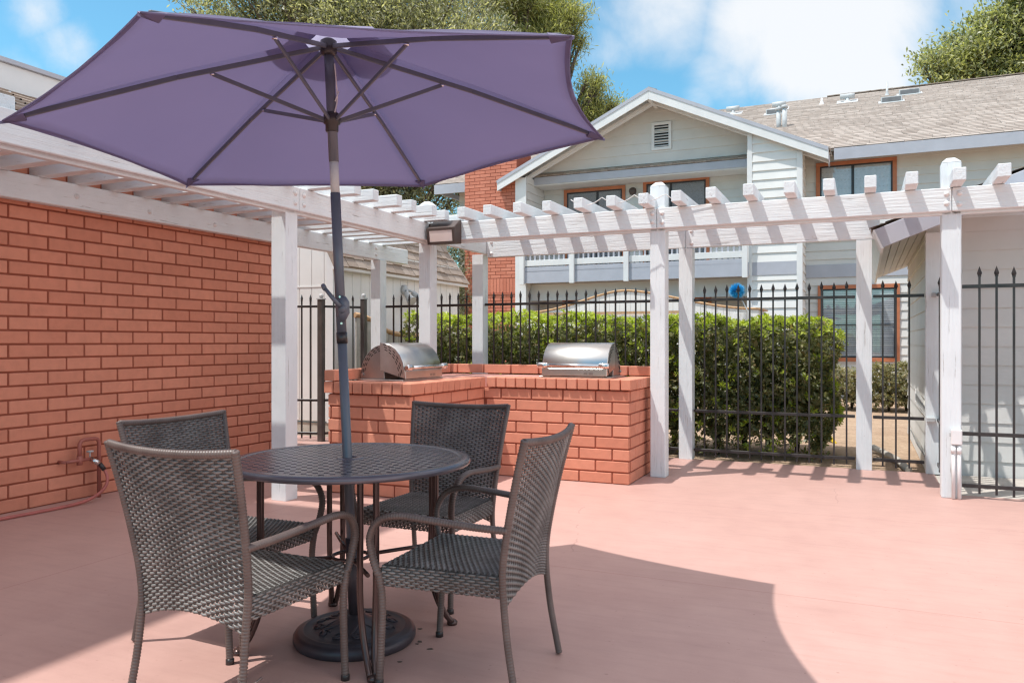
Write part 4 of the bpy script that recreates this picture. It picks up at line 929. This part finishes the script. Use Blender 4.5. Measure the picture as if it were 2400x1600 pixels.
# big olive-grey tree behind the umbrella
f_ = (-5.0, 31); bl = []
for u, v, r in ((500, 25, 1.1), (560, -10, 1.6), (640, 40, 1.7), (700, -30, 2.2), (760, 60, 2.0), (830, 20, 2.2), (900, 70, 2.0), (940, -20, 2.3), (1010, 50, 1.9), (1080, 30, 1.7), (1130, 90, 1.2),
                (880, 440, 1.5), (960, 460, 1.7), (1030, 440, 1.5), (820, 420, 1.5), (1000, 380, 1.6), (900, 330, 2.2), (760, 300, 2.2), (1060, 480, 1.2), (980, 250, 2.2), (700, 180, 2.4), (860, 180, 2.6), (1000, 160, 2.2), (600, 140, 2.0)):
    Y = 31+random.uniform(-2, 2); x, y, z = at(u, v, Y); bl.append((x-f_[0], y-f_[1], z, r, r, r*.9))
bl = [(b[0], b[1], b[2], b[3]*.85, b[4]*.85, b[5]*.8) for b in bl]+[(b[0]+random.uniform(-1, 1)*b[3], b[1]-random.uniform(.2, 1)*b[3], b[2]+random.uniform(-.8, 1)*b[3], b[3]*.4, b[3]*.4, b[3]*.34) for b in bl for _ in range(4)]
tree('olive_tree', 'big grey green evergreen tree behind the umbrella canopy', *f_, 8.5, bl, 125000, .19, .062, M['lf_olive'])
f_ = (.9, 34); bl = []
for u, v, r in ((1215, 30, 1.2), (1190, -20, 1.4), (1260, 15, 1.0), (1300, 45, .8), (1335, 30, .55), (1345, 75, .45), (1350, 105, .35), (1240, 70, .9), (1290, 85, .8), (1230, 120, 1.2), (1260, 170, 1.3), (1200, 200, 1.4),
                (1372, 205, .32), (1398, 205, .42), (1405, 240, .5), (1440, 245, .3), (1385, 265, .55), (1370, 290, .6), (1330, 300, 1.0), (1420, 275, .4)):
    Y = 34+random.uniform(-1, 1); x, y, z = at(u, v, Y); bl.append((x-f_[0], y-f_[1], z, r, r, r*.8))
bl = [(b[0], b[1], b[2], b[3]*.8, b[4]*.8, b[5]*.75) for b in bl]+[(b[0]+random.uniform(-1.25, 1.25)*b[3], b[1], b[2]+random.uniform(-.9, 1.2)*b[3], b[3]*.3, b[3]*.3, b[3]*.34) for b in bl for _ in range(3)]
tree('pine_tree', 'pine tree with long tufted boughs between the umbrella and the house gable', *f_, 14, bl, 62000, .27, .04, M['lf_pine'], tuft=True)
f_ = (28.5, 44); bl = []
for u, v, r in ((2190, 150, .75), (2225, 125, .8), (2235, 170, 1.1), (2285, 140, 1.2), (2300, 90, .9), (2340, 150, 1.5), (2345, 60, 1.1), (2385, 100, 1.5), (2370, 20, 1.0), (2400, 30, 1.4), (2430, 90, 2.2), (2290, 190, 1.3), (2390, 180, 1.8), (2470, 20, 2.2)):
    Y = 44+random.uniform(-1.5, 1.5); x, y, z = at(u, v, Y); bl.append((x-f_[0], y-f_[1], z, r, r, r*.85))
bl = [(b[0], b[1], b[2], b[3]*.85, b[4]*.85, b[5]*.8) for b in bl]+[(b[0]+random.uniform(-1.1, 1.1)*b[3], b[1]+random.uniform(-1, .3)*b[3], b[2]+random.uniform(-.9, 1.1)*b[3], b[3]*.38, b[3]*.38, b[3]*.32) for b in bl for _ in range(4)]
tree('broadleaf_tree', 'leafy yellow green tree rising above the right end of the house roof', *f_, 15, bl, 46000, .30, .115, M['lf_ash'])
f_ = (-1.75, 21); bl = []
for u, v, r in ((1050, 600, .55), (1075, 570, .5), (1062, 650, .6), (1090, 690, .55), (1045, 700, .7), (1030, 560, .7), (1075, 730, .6), (1020, 640, .8)):
    Y = 21+random.uniform(-.6, .6); x, y, z = at(u, v, Y); bl.append((x-f_[0], y-f_[1], z, r, r, r))
tree('dry_shrub', 'tall grey green straggly shrub between the white building and the brick chimney', *f_, 2.6, bl, 9000, .13, .03, M['lf_dry'], cat='shrub')

# ------------------------------------------------------------------ umbrella and its base
UX, UY = -.656, 3.30
T0 = Vector((UX, UY, .06)); HUB = Vector((-.768, 3.305, 2.475)); ax = (HUB-T0).normalized()
obs = [(1413, 323), (993, 437), (438, 434), (6, 282), (328, 28), (1340, 84)]
ctr = Vector((-.744, 3.309, 2.492)); tips = []
for k in range(6):
    a = .328+k*PI/3; dx, dy = 1.2303*math.cos(a), 1.2303*math.sin(a); m_ = Vector((ctr.x+dx, ctr.y+dy, ctr.z-.367+.071*dx-.015*dy))
    ray = Vector(((obs[k][0]-1200)/F, 1, (800-obs[k][1])/F)); o_ = Vector((0, 0, H)); tt = (m_-o_).dot(ray)/ray.dot(ray); tips.append(o_+ray*tt)
um = thing('patio_umbrella', 'open violet patio umbrella on a dark grey pole through the round table', 'umbrella', (UX, UY, 0), world=True)
HT = HUB+Vector((0, 0, .045))
CV = (.034, .026, .036, .022, .024, .058)
mb = MB(); nu, nw = 14, 12
for k in range(6):
    a, b = tips[k], tips[(k+1) % 6]; vs = []
    for i in range(nu+1):
        t = .085+(1-.085)*i/nu
        for j in range(nw+1):
            w = j/nw; q = 4*w*(1-w); tt = t*(1-CV[k]*q*t); p_ = HT+(a*(1-w)+b*w-HT)*tt; p_ = p_+Vector((0, 0, -.018*q*math.sin(PI*t)-.012*q*t+.022*math.sin(PI*t)*(1-q)+q*t*(.004*math.sin(9*w+k*1.7+4*t)+.0025*math.sin(17*w+11*t+k))))
            vs.append(p_)
    mb.add(vs, [(i*(nw+1)+j, i*(nw+1)+j+1, (i+1)*(nw+1)+j+1, (i+1)*(nw+1)+j) for i in range(nu) for j in range(nw)], True)
cn = part(mb, 'canopy', M['fabric'], um, recalc=False); sd_ = cn.modifiers.new('thick', 'SOLIDIFY'); sd_.thickness = .0012
mb = MB()
for k in range(6):
    a, b = tips[k], tips[(k+1) % 6]; path = []
    for j in range(nw+1):
        w = j/nw; q = 4*w*(1-w); p_ = HT+(a*(1-w)+b*w-HT)*(1-CV[k]*q); path.append(p_+Vector((0, 0, -.012*q-.001)))
    mb.tube(path, .0035, 5, flat=.8)
part(mb, 'hem', M['fabric'], cn, recalc=False)
mb = MB()
for k in range(6):
    a, b = tips[k], tips[(k+1) % 6]; vs = []
    for t in (.984, .9985):
        for j in range(nw+1):
            w = j/nw; q = 4*w*(1-w); vs.append(HT+(a*(1-w)+b*w-HT)*t*(1-CV[k]*q*t)+Vector((0, 0, -.018*q*math.sin(PI*t)-.012*q*t+.022*math.sin(PI*t)*(1-q)+q*t*(.004*math.sin(9*w+k*1.7+4*t)+.0025*math.sin(17*w+11*t+k))-.0035)))
    mb.add(vs, [(j, j+1, nw+2+j, nw+1+j) for j in range(nw)], True)
part(mb, 'hem_band', M['fabric'], cn, recalc=False)
mb = MB()
for k in range(6):
    a, b = tips[k], tips[(k+1) % 6]; vs = []
    for i in range(5):
        t = .0+.225*i/4
        for j in range(7):
            w = j/6; q = 4*w*(1-w); vs.append(HT+(a*(1-w)+b*w-HT)*t*(1+.05*q)+Vector((0, 0, .035-.012*q*t)))
    mb.add(vs, [(i*7+j, i*7+j+1, (i+1)*7+j+1, (i+1)*7+j) for i in range(4) for j in range(6)], True)
part(mb, 'vent_cap', M['fabric'], um, recalc=False)
for k in range(6):                                     # pockets at the six corners
    mb = MB()
    d_ = (HT-tips[k]).normalized(); sdv = d_.cross(Vector((0, 0, 1))).normalized(); t_ = tips[k]
    mb.add([t_-d_*.012, t_+d_*.075+sdv*.034, t_+d_*.075-sdv*.034, t_+d_*.085-Vector((0, 0, .026)), t_-d_*.01-Vector((0, 0, .012))], [(0, 1, 3, 4), (0, 4, 3, 2), (1, 2, 3)])
    part(mb, 'corner_pocket', M['fabric'], cn)
pz = lambda z: T0+ax*((z-T0.z)/ax.z)
pl = part(MB().tube([pz(.1), pz(1.24)], .0195, 20), 'lower_pole', M['pole'], um)
part(MB().tube([pz(1.232), pz(1.278)], .0225, 20), 'collar', M['black'], um)
part(MB().tube([pz(1.26), pz(1.86)], .0205, 20), 'upper_pole', M['pole'], um)
part(MB().tube([pz(1.86), pz(2.0)], .0185, 20), 'bright_sleeve', M['galv'], um)
part(MB().tube([pz(1.99), pz(2.50)], .0205, 20), 'top_pole', M['pole'], um)
RUN = pz(2.165)
part(MB().lathe([(.024, -.05), (.027, -.045), (.027, -.02), (.035, -.015), (.035, .02), (.026, .03), (.022, .032)], 20, RUN), 'runner', M['black'], um)
part(MB().lathe([(.024, -.04), (.034, -.03), (.034, .02), (.02, .03)], 20, HUB), 'top_hub', M['black'], um)
for k in range(6):
    d_ = (tips[k]-HUB); a_ = HUB+d_*.025; e_ = HUB+d_*.965; bow = Vector((0, 0, .012))
    rb = part(MB().bar(a_, (a_+e_)/2+bow, .011, .019).bar((a_+e_)/2+bow, e_, .011, .019), 'rib', M['pole'], um, .002)
    f_ = HUB+d_*(.385 if k not in (1, 2) else .40)-Vector((0, 0, .006)); rs = RUN+Vector((d_.x, d_.y, 0)).normalized()*.03
    st_ = part(MB().bar(rs, f_, .0095, .0165), 'strut', M['pole'], um, .002)
    part(MB().lathe([(.0055, -.009), (.0055, .009)], 8, (0, 0, 0), 'x'), 'rivet', M['chrome'], st_, off=-Vector(f_)+OFF[um.name])
ck = pz(1.385)
hs_ = MB(); hs_.tube([ck+Vector((.012, -.012, .04)), ck+Vector((.014, -.014, .02)), ck+Vector((.014, -.014, -.025)), ck+Vector((.008, -.01, -.06))], [.014, .026, .027, .014], 14); part(hs_, 'crank_housing', M['pole'], um)
kn = MB().lathe([(.0, -.047), (.016, -.045), (.019, -.04), (.019, -.01)], 18, ck+Vector((.014, -.0, -.01)), 'y'); cr = part(kn, 'crank_knob', M['pole'], um)
part(MB().tube([ck+Vector((.008, -.046, .0)), ck+Vector((-.018, -.052, .03)), ck+Vector((-.055, -.05, .075))], [.010, .009, .008], 10).tube([ck+Vector((-.053, -.056, .072)), ck+Vector((-.064, -.035, .086))], .010, 10), 'crank_handle', M['pole'], cr)
part(MB().lathe([(.005, -.004), (.005, 0), (0, 0)], 8, pz(1.315)+Vector((.006, -.0215, 0)), 'y').lathe([(.0045, -.004), (.0045, 0), (0, 0)], 8, pz(1.425)+Vector((.004, -.022, 0)), 'y'), 'screw', M['chrome'], um)
part(MB().tube(smooth([pz(2.40)+Vector((.022, -.004, 0)), pz(2.33)+Vector((.026, -.006, 0)), pz(2.25)+Vector((.027, -.006, 0)), pz(2.19)+Vector((.018, -.024, 0))]), .0032, 5).tube([pz(2.285)+Vector((.036, -.006, 0)), pz(2.24)+Vector((.02, -.014, 0))], .0028, 5), 'pull_cord', M['cord'], um)

ub = thing('umbrella_base', 'heavy round dark iron umbrella base with a scrolled relief under the table', 'umbrella base', (UX, UY, 0), world=True)
mb = MB().lathe([(.245, .0), (.252, .012), (.252, .03), (.243, .044), (.228, .050), (.222, .0495), (.214, .054), (.205, .054), (.20, .050), (.16, .058), (.11, .070), (.07, .084), (.048, .095), (.036, .105), (0, .107)], 72, (UX, UY, 0)); part(mb, 'plate', M['iron'], ub)
mb = MB(); zr_ = lambda r: .050+(.20-r)*.22+.002
for k in range(6):
    for sg in (1, -1):
        path = []
        for i in range(26):
            t = i/25; r = .075+.10*t-.012*math.cos(t*7); a = k*PI/3+sg*(.10+.36*math.sin(t*PI*.95)*(1-.2*t)); path.append((UX+r*math.cos(a), UY+r*math.sin(a), zr_(r)))
        mb.tube(path, .0055, 6, flat=.8)
        path = []
        for i in range(20):
            t = i/19; an = t*2.6*PI; rr_ = .024*(1-t*.75); c = (.150*math.cos(k*PI/3+.26*sg), .150*math.sin(k*PI/3+.26*sg)); x, y = c[0]+rr_*math.cos(an), c[1]+rr_*math.sin(an); path.append((UX+x, UY+y, zr_(math.hypot(x, y))))
        mb.tube(path, .004, 5, flat=.8)
part(mb, 'relief', M['iron'], ub, recalc=False)
part(MB().tube([pz(.09), pz(.42)], .0245, 20), 'stem', M['iron'], ub)

# ------------------------------------------------------------------ table
TX, TY, TZ = -.675, 3.30, .755
tb_ = thing('patio_table', 'round bronze metal table with a perforated top round the umbrella pole', 'table', (TX, TY, 0), world=True, rz=R(14)); 
mb = MB(); Rr = .462; cs = .0205; n = int(Rr/cs)+1
def okc(x, y): return x*x+y*y < (Rr-.004)**2 and x*x+y*y > .045**2
hw_, hl_ = .0076, .0106
for i in range(-n, n+1):
    for j in range(-n, n+1):
        x, y = i*cs, j*cs; hole = (j % 2 == 0 and (i+(j//2)) % 2 == 0)
        if not okc(x, y): continue
        x0_, x1_, y0_, y1_ = x-cs/2, x+cs/2, y-cs/2, y+cs/2
        if not hole: mb.add([(x0_, y0_, TZ), (x1_, y0_, TZ), (x1_, y1_, TZ), (x0_, y1_, TZ)], [(0, 1, 2, 3)])
        else:
            a_, b_ = hl_, hw_
            mb.add([(x0_, y0_, TZ), (x1_, y0_, TZ), (x1_, y1_, TZ), (x0_, y1_, TZ), (x-a_, y-b_, TZ-.001), (x+a_, y-b_, TZ-.001), (x+a_, y+b_, TZ-.001), (x-a_, y+b_, TZ-.001)], [(0, 1, 5, 4), (1, 2, 6, 5), (2, 3, 7, 6), (3, 0, 4, 7)])
o = part(mb, 'tabletop', M['plate'], tb_, recalc=False); o.modifiers.new('thick', 'SOLIDIFY').thickness = .003
part(MB().lathe([(Rr-.02, TZ-.0035), (Rr-.012, TZ+.0012), (.486, TZ+.0012), (.498, TZ-.004), (.503, TZ-.013), (.498, TZ-.023), (.486, TZ-.026), (.478, TZ-.02), (.478, TZ-.006), (Rr-.02, TZ-.0036)], 96), 'rim', M['plate'], tb_)
part(MB().lathe([(.024, TZ-.02), (.024, TZ+.003), (.055, TZ+.0025), (.06, TZ-.001), (.058, TZ-.006), (.028, TZ-.02)], 32), 'centre_ring', M['plate'], tb_)
for k in range(4):
    a = R(22-14)+k*PI/2; ca, sa = math.cos(a), math.sin(a); px_, py_ = -sa, ca; lg = None
    for s in (-1, 1):
        o_ = s*.030; pth = smooth([(ca*.36+px_*o_, sa*.36+py_*o_, TZ-.02), (ca*.36+px_*o_, sa*.36+py_*o_, .5), (ca*.355+px_*o_, sa*.355+py_*o_, .30), (ca*.365+px_*o_*.8, sa*.365+py_*o_*.8, .17), (ca*.40+px_*o_*.5, sa*.40+py_*o_*.5, .07), (ca*.44+px_*o_*.35, sa*.44+py_*o_*.35, .015)], 5)
        mbx = MB().tube(pth, .0125, 12)
        if s < 0: lg = mbx
        else: lg.add(mbx.v, mbx.f, True)
    L_ = part(lg, 'leg', M['tubing'], tb_)
    part(MB().lathe([(.022, 0), (.024, .012), (.014, .022), (0, .024)], 12, (ca*.445, sa*.445, 0)), 'foot', M['tubing'], L_)
    b_ = math.cos(a+PI/2)*.36, math.sin(a+PI/2)*.36
    part(MB().tube([(ca*.355, sa*.355, .36), (ca*.075, sa*.075, .345)], .0085, 8), 'stretcher', M['tubing'], tb_)
part(MB().tube([(.075*math.cos(i*PI/12), .075*math.sin(i*PI/12), .345) for i in range(25)], .008, 8), 'stretcher_ring', M['tubing'], tb_)
mb = MB().tube([(.372*math.cos(i*PI/24), .372*math.sin(i*PI/24), TZ-.028) for i in range(49)], .010, 8); part(mb, 'top_hoop', M['tubing'], tb_)

# ------------------------------------------------------------------ wicker chairs
def weave(mb, Pf, Nf, nr, nc, amp, hh, ht, ub):
    """rows of flat cane over and under upright strands; Pf(u,v) point, Nf(u,v) normal, u across 0..1, v along rows 0..1"""
    sub = 3
    for r in range(nr):
        v = (r+.5)/nr; n = nc*sub; ring = []
        for i in range(n+1):
            u = i/n; p = Pf(u, v); nn = Nf(u, v); ph = math.cos(PI*(i/sub)+PI*r); upv = (Pf(u, min(1, v+.01))-Pf(u, max(0, v-.01))).normalized(); c = p+nn*(amp*ph)
            ring += [c+nn*ht, c+upv*hh, c-nn*ht, c-upv*hh]
        mb.add(ring, [(i*4+j, i*4+(j+1) % 4, (i+1)*4+(j+1) % 4, (i+1)*4+j) for i in range(n) for j in range(4)], True)
    for c_ in range(nc+1):
        u = c_/nc; k = 14; ring = []
        for i in range(k+1):
            v = i/k; p = Pf(u, v); nn = Nf(u, v); ac = (Pf(min(1, u+.01), v)-Pf(max(0, u-.01), v)).normalized(); ring += [p+ac*.0050, p+nn*.0012, p-ac*.0050, p-nn*.0012]
        ub.add(ring, [(i*4+j, i*4+(j+1) % 4, (i+1)*4+(j+1) % 4, (i+1)*4+j) for i in range(k) for j in range(4)])
def wrapped(mb, path, r, flat=1.0, pitch=.0105, n=12, up=(0, 0, 1)):
    P = smooth(path, 10); out = [P[0]]; 
    for p in P[1:]:
        while (p-out[-1]).length > pitch/3: out.append(out[-1]+(p-out[-1]).normalized()*(pitch/3))
    rr = [r*(1.0 if i % 3 else .80) for i in range(len(out))]; return mb.tube(out, rr, n, True, flat, up)
BW = lambda z: .232+.050*((z-.30)/.60)**1.15            # half width of the back at height z
BX = lambda z: -.205-.02*math.sin(PI*min(1, max(0, (z-.3)/.2))*.5)*0-.098*max(0, (z-.42)/.48)**1.35
def bp(u, v):                                           # back panel
    y = u*2-1; zlo = .305+.045*(1-y*y)*1.0; ztp = .885-.014*(1-y*y); z = zlo+(ztp-zlo)*v
    return Vector((BX(z)-.030*(1-y*y)*(.25+.75*v), y*BW(z)*.985, z))
def nrm(Pf, u, v):
    a = Pf(min(1, u+.02), v)-Pf(max(0, u-.02), v); b = Pf(u, min(1, v+.02))-Pf(u, max(0, v-.02)); return a.cross(b).normalized()
SX0, SX1, SZ, SH = -.205, .255, .425, .075
def sp_top(u, v): y = u*2-1; x = SX0+(SX1-SX0)*v; return Vector((x, y*(.235+.012*v), SZ-.010*(1-y*y)*math.sin(PI*v)))
def sp_front(u, v): y = u*2-1; return Vector((SX1+.012*math.sin(PI*v), y*.247, SZ-SH*(1-v)))
def sp_side(s): return lambda u, v: Vector((SX0+(SX1-SX0)*u, s*(.236+.011*u+.008*math.sin(PI*v)), SZ-SH*(1-v)))
def make_chair(label, base, deg):
    t = thing('wicker_chair', label, 'chair', (*base, 0), 'wicker armchairs round the table', world=True, rz=R(deg)); t.scale = (1, 1, 1.022)
    mb = MB(); weave(mb, bp, lambda u, v: nrm(bp, u, v), 54, 24, .0038, .0050, .0024, ub_ := MB()); br_ = part(mb, 'backrest', M['wicker'], t, recalc=False); part(ub_, 'upright_canes', M['cane_gap_shade'], br_, recalc=False)
    mb = MB(); ub_ = MB(); weave(mb, sp_top, lambda u, v: nrm(sp_top, u, v), 42, 24, .0028, .0052, .0019, ub_)
    weave(mb, sp_front, lambda u, v: nrm(sp_front, u, v), 8, 24, .0032, .0047, .0019, ub_)
    for s in (-1, 1): weave(mb, sp_side(s), lambda u, v: nrm(sp_side(s), u, v), 8, 24, .0032, .0047, .0019, ub_)
    st_ = part(mb, 'seat', M['wicker'], t, recalc=False); part(ub_, 'upright_canes', M['cane_gap_shade'], st_, recalc=False)
    mb = MB().tube([(SX0+.01, -.22, SZ-.03), (SX1-.015, -.23, SZ-.03), (SX1-.015, .23, SZ-.03), (SX0+.01, .22, SZ-.03)], .011, 8); part(mb, 'seat_frame', M['tubing'], t)
    mb = MB(); wrapped(mb, [(BX(.875)-.03*(1-y*y), y*(BW(.885)+.004), .884-.012*(1-y*y)) for y in (-1.0, -.75, -.5, -.25, 0, .25, .5, .75, 1.0)], .0135, 1.0); part(mb, 'top_rail', M['wicker_w'], t, recalc=False)
    for s in (-1, 1):
        mb = MB(); wrapped(mb, [(BX(z), s*(BW(z)+.003), z) for z in (.892, .78, .66, .54, .44)]+[(-.207, s*.236, .34), (-.222, s*.238, .2), (-.245, s*.243, .07), (-.258, s*.246, .003)], .0135, 1.0); part(mb, 'rear_leg', M['wicker_w'], t, recalc=False)
        mb = MB(); wrapped(mb, [(BX(.60)+.0, s*(BW(.60)+.004), .585), (-.10, s*.272, .592), (.06, s*.285, .606), (.17, s*.288, .612), (.25, s*.285, .590), (.292, s*.276, .53), (.290, s*.266, .46), (.268, s*.258, .39)], .0165, .80); ar = part(mb, 'arm', M['wicker_w'], t, recalc=False)
        mb = MB(); wrapped(mb, [(.268, s*.258, .40), (.256, s*.252, .30), (.262, s*.250, .15), (.270, s*.250, .003)], .0145, 1.0); lg = part(mb, 'front_leg', M['wicker_w'], t, recalc=False)
        part(MB().lathe([(.0165, 0), (.0165, .018), (.013, .022)], 12, (.270, s*.250, 0)), 'foot_cap', M['black'], lg)
    return t
c0_ = make_chair('near left wicker armchair seen from behind, with loose cane hanging at its rear leg', (-.955, 2.765), 64)
def chair(label, base, deg):
    c = c0_.copy(); COL.objects.link(c); c['label'] = label; c.location = (*base, 0); c.rotation_euler.z = R(deg)
    for p_ in list(c0_.children):
        q_ = p_.copy(); COL.objects.link(q_); q_.parent = c
        for e_ in list(p_.children): h_ = e_.copy(); COL.objects.link(h_); h_.parent = q_
    return c
chair('near right wicker armchair turned side on, its back towards the open patio', (-.14, 2.995), 159.5)
chair('far right wicker armchair facing the camera in front of the brick counter', (-.40, 3.95), 246)
chair('far left wicker armchair in front of the brick wall and hose', (-1.225, 3.38), -25)
mb = MB().tube(smooth([(-.25, -.245, .20), (-.262, -.262, .15), (-.27, -.25, .10), (-.25, -.225, .082), (-.22, -.24, .088), (-.20, -.28, .085), (-.16, -.31, .05), (-.15, -.33, .01)]), .0028, 5)
mb.tube(smooth([(-.24, -.235, .185), (-.22, -.26, .165), (-.18, -.275, .18)]), .004, 5).tube(smooth([(-.24, -.24, .16), (-.21, -.27, .145), (-.185, -.28, .15)]), .004, 5)
part(mb, 'loose_cane', M['wicker_w'], c0_, recalc=False)
# chips of rust and leaf lying by the base
for i in range(5):
    a = random.uniform(-1.1, .5); r = random.uniform(.27, .36); x, y = UX+r*math.cos(a), UY+r*math.sin(a); s = random.uniform(.006, .016)
    n = 6; pts = [(x+s*random.uniform(.5, 1.2)*math.cos(j*PI/3), y+s*random.uniform(.3, .8)*math.sin(j*PI/3)) for j in range(n)]
    if i == 0: x, y = -.395, 3.36
    o = solo(MB().prism(pts, 'z', .0005, .002), 'debris_flake', M['bark'], 'small dark flake of debris on the pink floor beside the umbrella base', 'debris', (x, y, 0), 'flakes beside the umbrella base', world=True)

# ------------------------------------------------------------------ light, sky, camera
LX, LY = .416, .150
sun = bpy.data.lights.new('sun', 'SUN'); sun.energy = 3.4; sun.angle = R(.55); sun.color = (1, .972, .93)
so = bpy.data.objects.new('sun', sun); COL.objects.link(so); so.rotation_euler = Vector((LX, LY, -1)).to_track_quat('-Z', 'Y').to_euler(); so.location = (-8, -4, 18)
w = bpy.data.worlds.new('World'); S.world = w; w.use_nodes = True; nt = w.node_tree; nt.nodes.clear()
out = nt.nodes.new('ShaderNodeOutputWorld'); bg = nt.nodes.new('ShaderNodeBackground'); nt.links.new(bg.outputs[0], out.inputs[0])
sky = nt.nodes.new('ShaderNodeTexSky'); sky.sky_type = 'NISHITA'; sky.sun_disc = False; sky.sun_elevation = math.atan(1/math.hypot(LX, LY)); sky.sun_rotation = math.atan2(-LX, -LY)
sky.air_density = 1.0; sky.dust_density = .6; sky.ozone_density = 1.4
tc = nt.nodes.new('ShaderNodeTexCoord'); vec = tc.outputs['Generated']
def cloud(u, v, r, soft):
    d_ = Vector(((u-1200)/F, 1, (800-v)/F)).normalized(); vm = nt.nodes.new('ShaderNodeVectorMath'); vm.operation = 'DISTANCE'; nt.links.new(vec, vm.inputs[0]); vm.inputs[1].default_value = d_
    mr = nt.nodes.new('ShaderNodeMapRange'); nt.links.new(vm.outputs['Value'], mr.inputs[0]); mr.inputs[1].default_value = r; mr.inputs[2].default_value = r*soft; mr.inputs[3].default_value = 0; mr.inputs[4].default_value = 1
    mr.interpolation_type = 'SMOOTHSTEP'; return mr.outputs[0]
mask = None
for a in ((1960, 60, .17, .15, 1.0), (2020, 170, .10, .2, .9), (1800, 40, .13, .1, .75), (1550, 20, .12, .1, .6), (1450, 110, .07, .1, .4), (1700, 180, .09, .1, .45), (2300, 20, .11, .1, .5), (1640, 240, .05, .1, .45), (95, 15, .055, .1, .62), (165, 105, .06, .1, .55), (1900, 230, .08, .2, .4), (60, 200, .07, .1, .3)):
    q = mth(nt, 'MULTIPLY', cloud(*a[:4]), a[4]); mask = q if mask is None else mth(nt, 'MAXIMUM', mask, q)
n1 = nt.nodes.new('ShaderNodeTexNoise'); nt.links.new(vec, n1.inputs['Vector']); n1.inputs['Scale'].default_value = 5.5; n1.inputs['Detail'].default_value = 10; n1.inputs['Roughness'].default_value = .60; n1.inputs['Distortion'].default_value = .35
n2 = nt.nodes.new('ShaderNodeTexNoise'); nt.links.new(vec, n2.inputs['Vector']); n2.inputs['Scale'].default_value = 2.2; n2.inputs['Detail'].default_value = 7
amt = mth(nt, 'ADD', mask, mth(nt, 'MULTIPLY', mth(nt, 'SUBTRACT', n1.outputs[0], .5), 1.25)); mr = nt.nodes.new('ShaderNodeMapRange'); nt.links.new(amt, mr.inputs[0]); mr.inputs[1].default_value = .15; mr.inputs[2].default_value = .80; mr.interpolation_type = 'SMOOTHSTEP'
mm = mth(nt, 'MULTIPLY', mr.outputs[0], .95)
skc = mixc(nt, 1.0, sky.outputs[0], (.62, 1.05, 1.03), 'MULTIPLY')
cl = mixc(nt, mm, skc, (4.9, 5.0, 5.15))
# added fill light: unseen bright cloud overhead and off to the right
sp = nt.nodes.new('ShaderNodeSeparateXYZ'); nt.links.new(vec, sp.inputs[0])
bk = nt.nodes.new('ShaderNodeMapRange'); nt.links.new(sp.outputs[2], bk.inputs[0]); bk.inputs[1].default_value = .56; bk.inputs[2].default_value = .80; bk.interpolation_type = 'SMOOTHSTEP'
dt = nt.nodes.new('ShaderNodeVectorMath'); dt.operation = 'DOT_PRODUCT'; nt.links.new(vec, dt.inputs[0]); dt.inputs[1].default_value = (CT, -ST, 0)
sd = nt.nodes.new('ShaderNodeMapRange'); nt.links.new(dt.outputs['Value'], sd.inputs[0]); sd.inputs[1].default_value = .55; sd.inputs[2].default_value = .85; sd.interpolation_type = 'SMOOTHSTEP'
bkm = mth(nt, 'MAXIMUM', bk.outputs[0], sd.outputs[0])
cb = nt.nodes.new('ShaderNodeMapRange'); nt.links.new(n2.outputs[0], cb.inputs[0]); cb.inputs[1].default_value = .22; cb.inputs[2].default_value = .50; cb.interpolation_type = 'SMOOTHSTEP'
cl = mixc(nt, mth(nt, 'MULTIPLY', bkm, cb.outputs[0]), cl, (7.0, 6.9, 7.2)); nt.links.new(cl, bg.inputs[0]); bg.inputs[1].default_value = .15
cam = bpy.data.cameras.new('camera'); co = bpy.data.objects.new('camera', cam); COL.objects.link(co); co.location = (0, 0, H); co.rotation_euler = (PI/2, 0, 0)
cam.sensor_width = 36; cam.lens = F/2400*36; cam.clip_start = .05; cam.clip_end = 2000; S.camera = co
S.view_settings.view_transform = 'Standard'; S.view_settings.look = 'None'; S.view_settings.gamma = 1; S.view_settings.exposure = .39
S.cycles.filter_width = 1.3; S.cycles.max_bounces = 8; S.cycles.diffuse_bounces = 4; S.cycles.transparent_max_bounces = 12
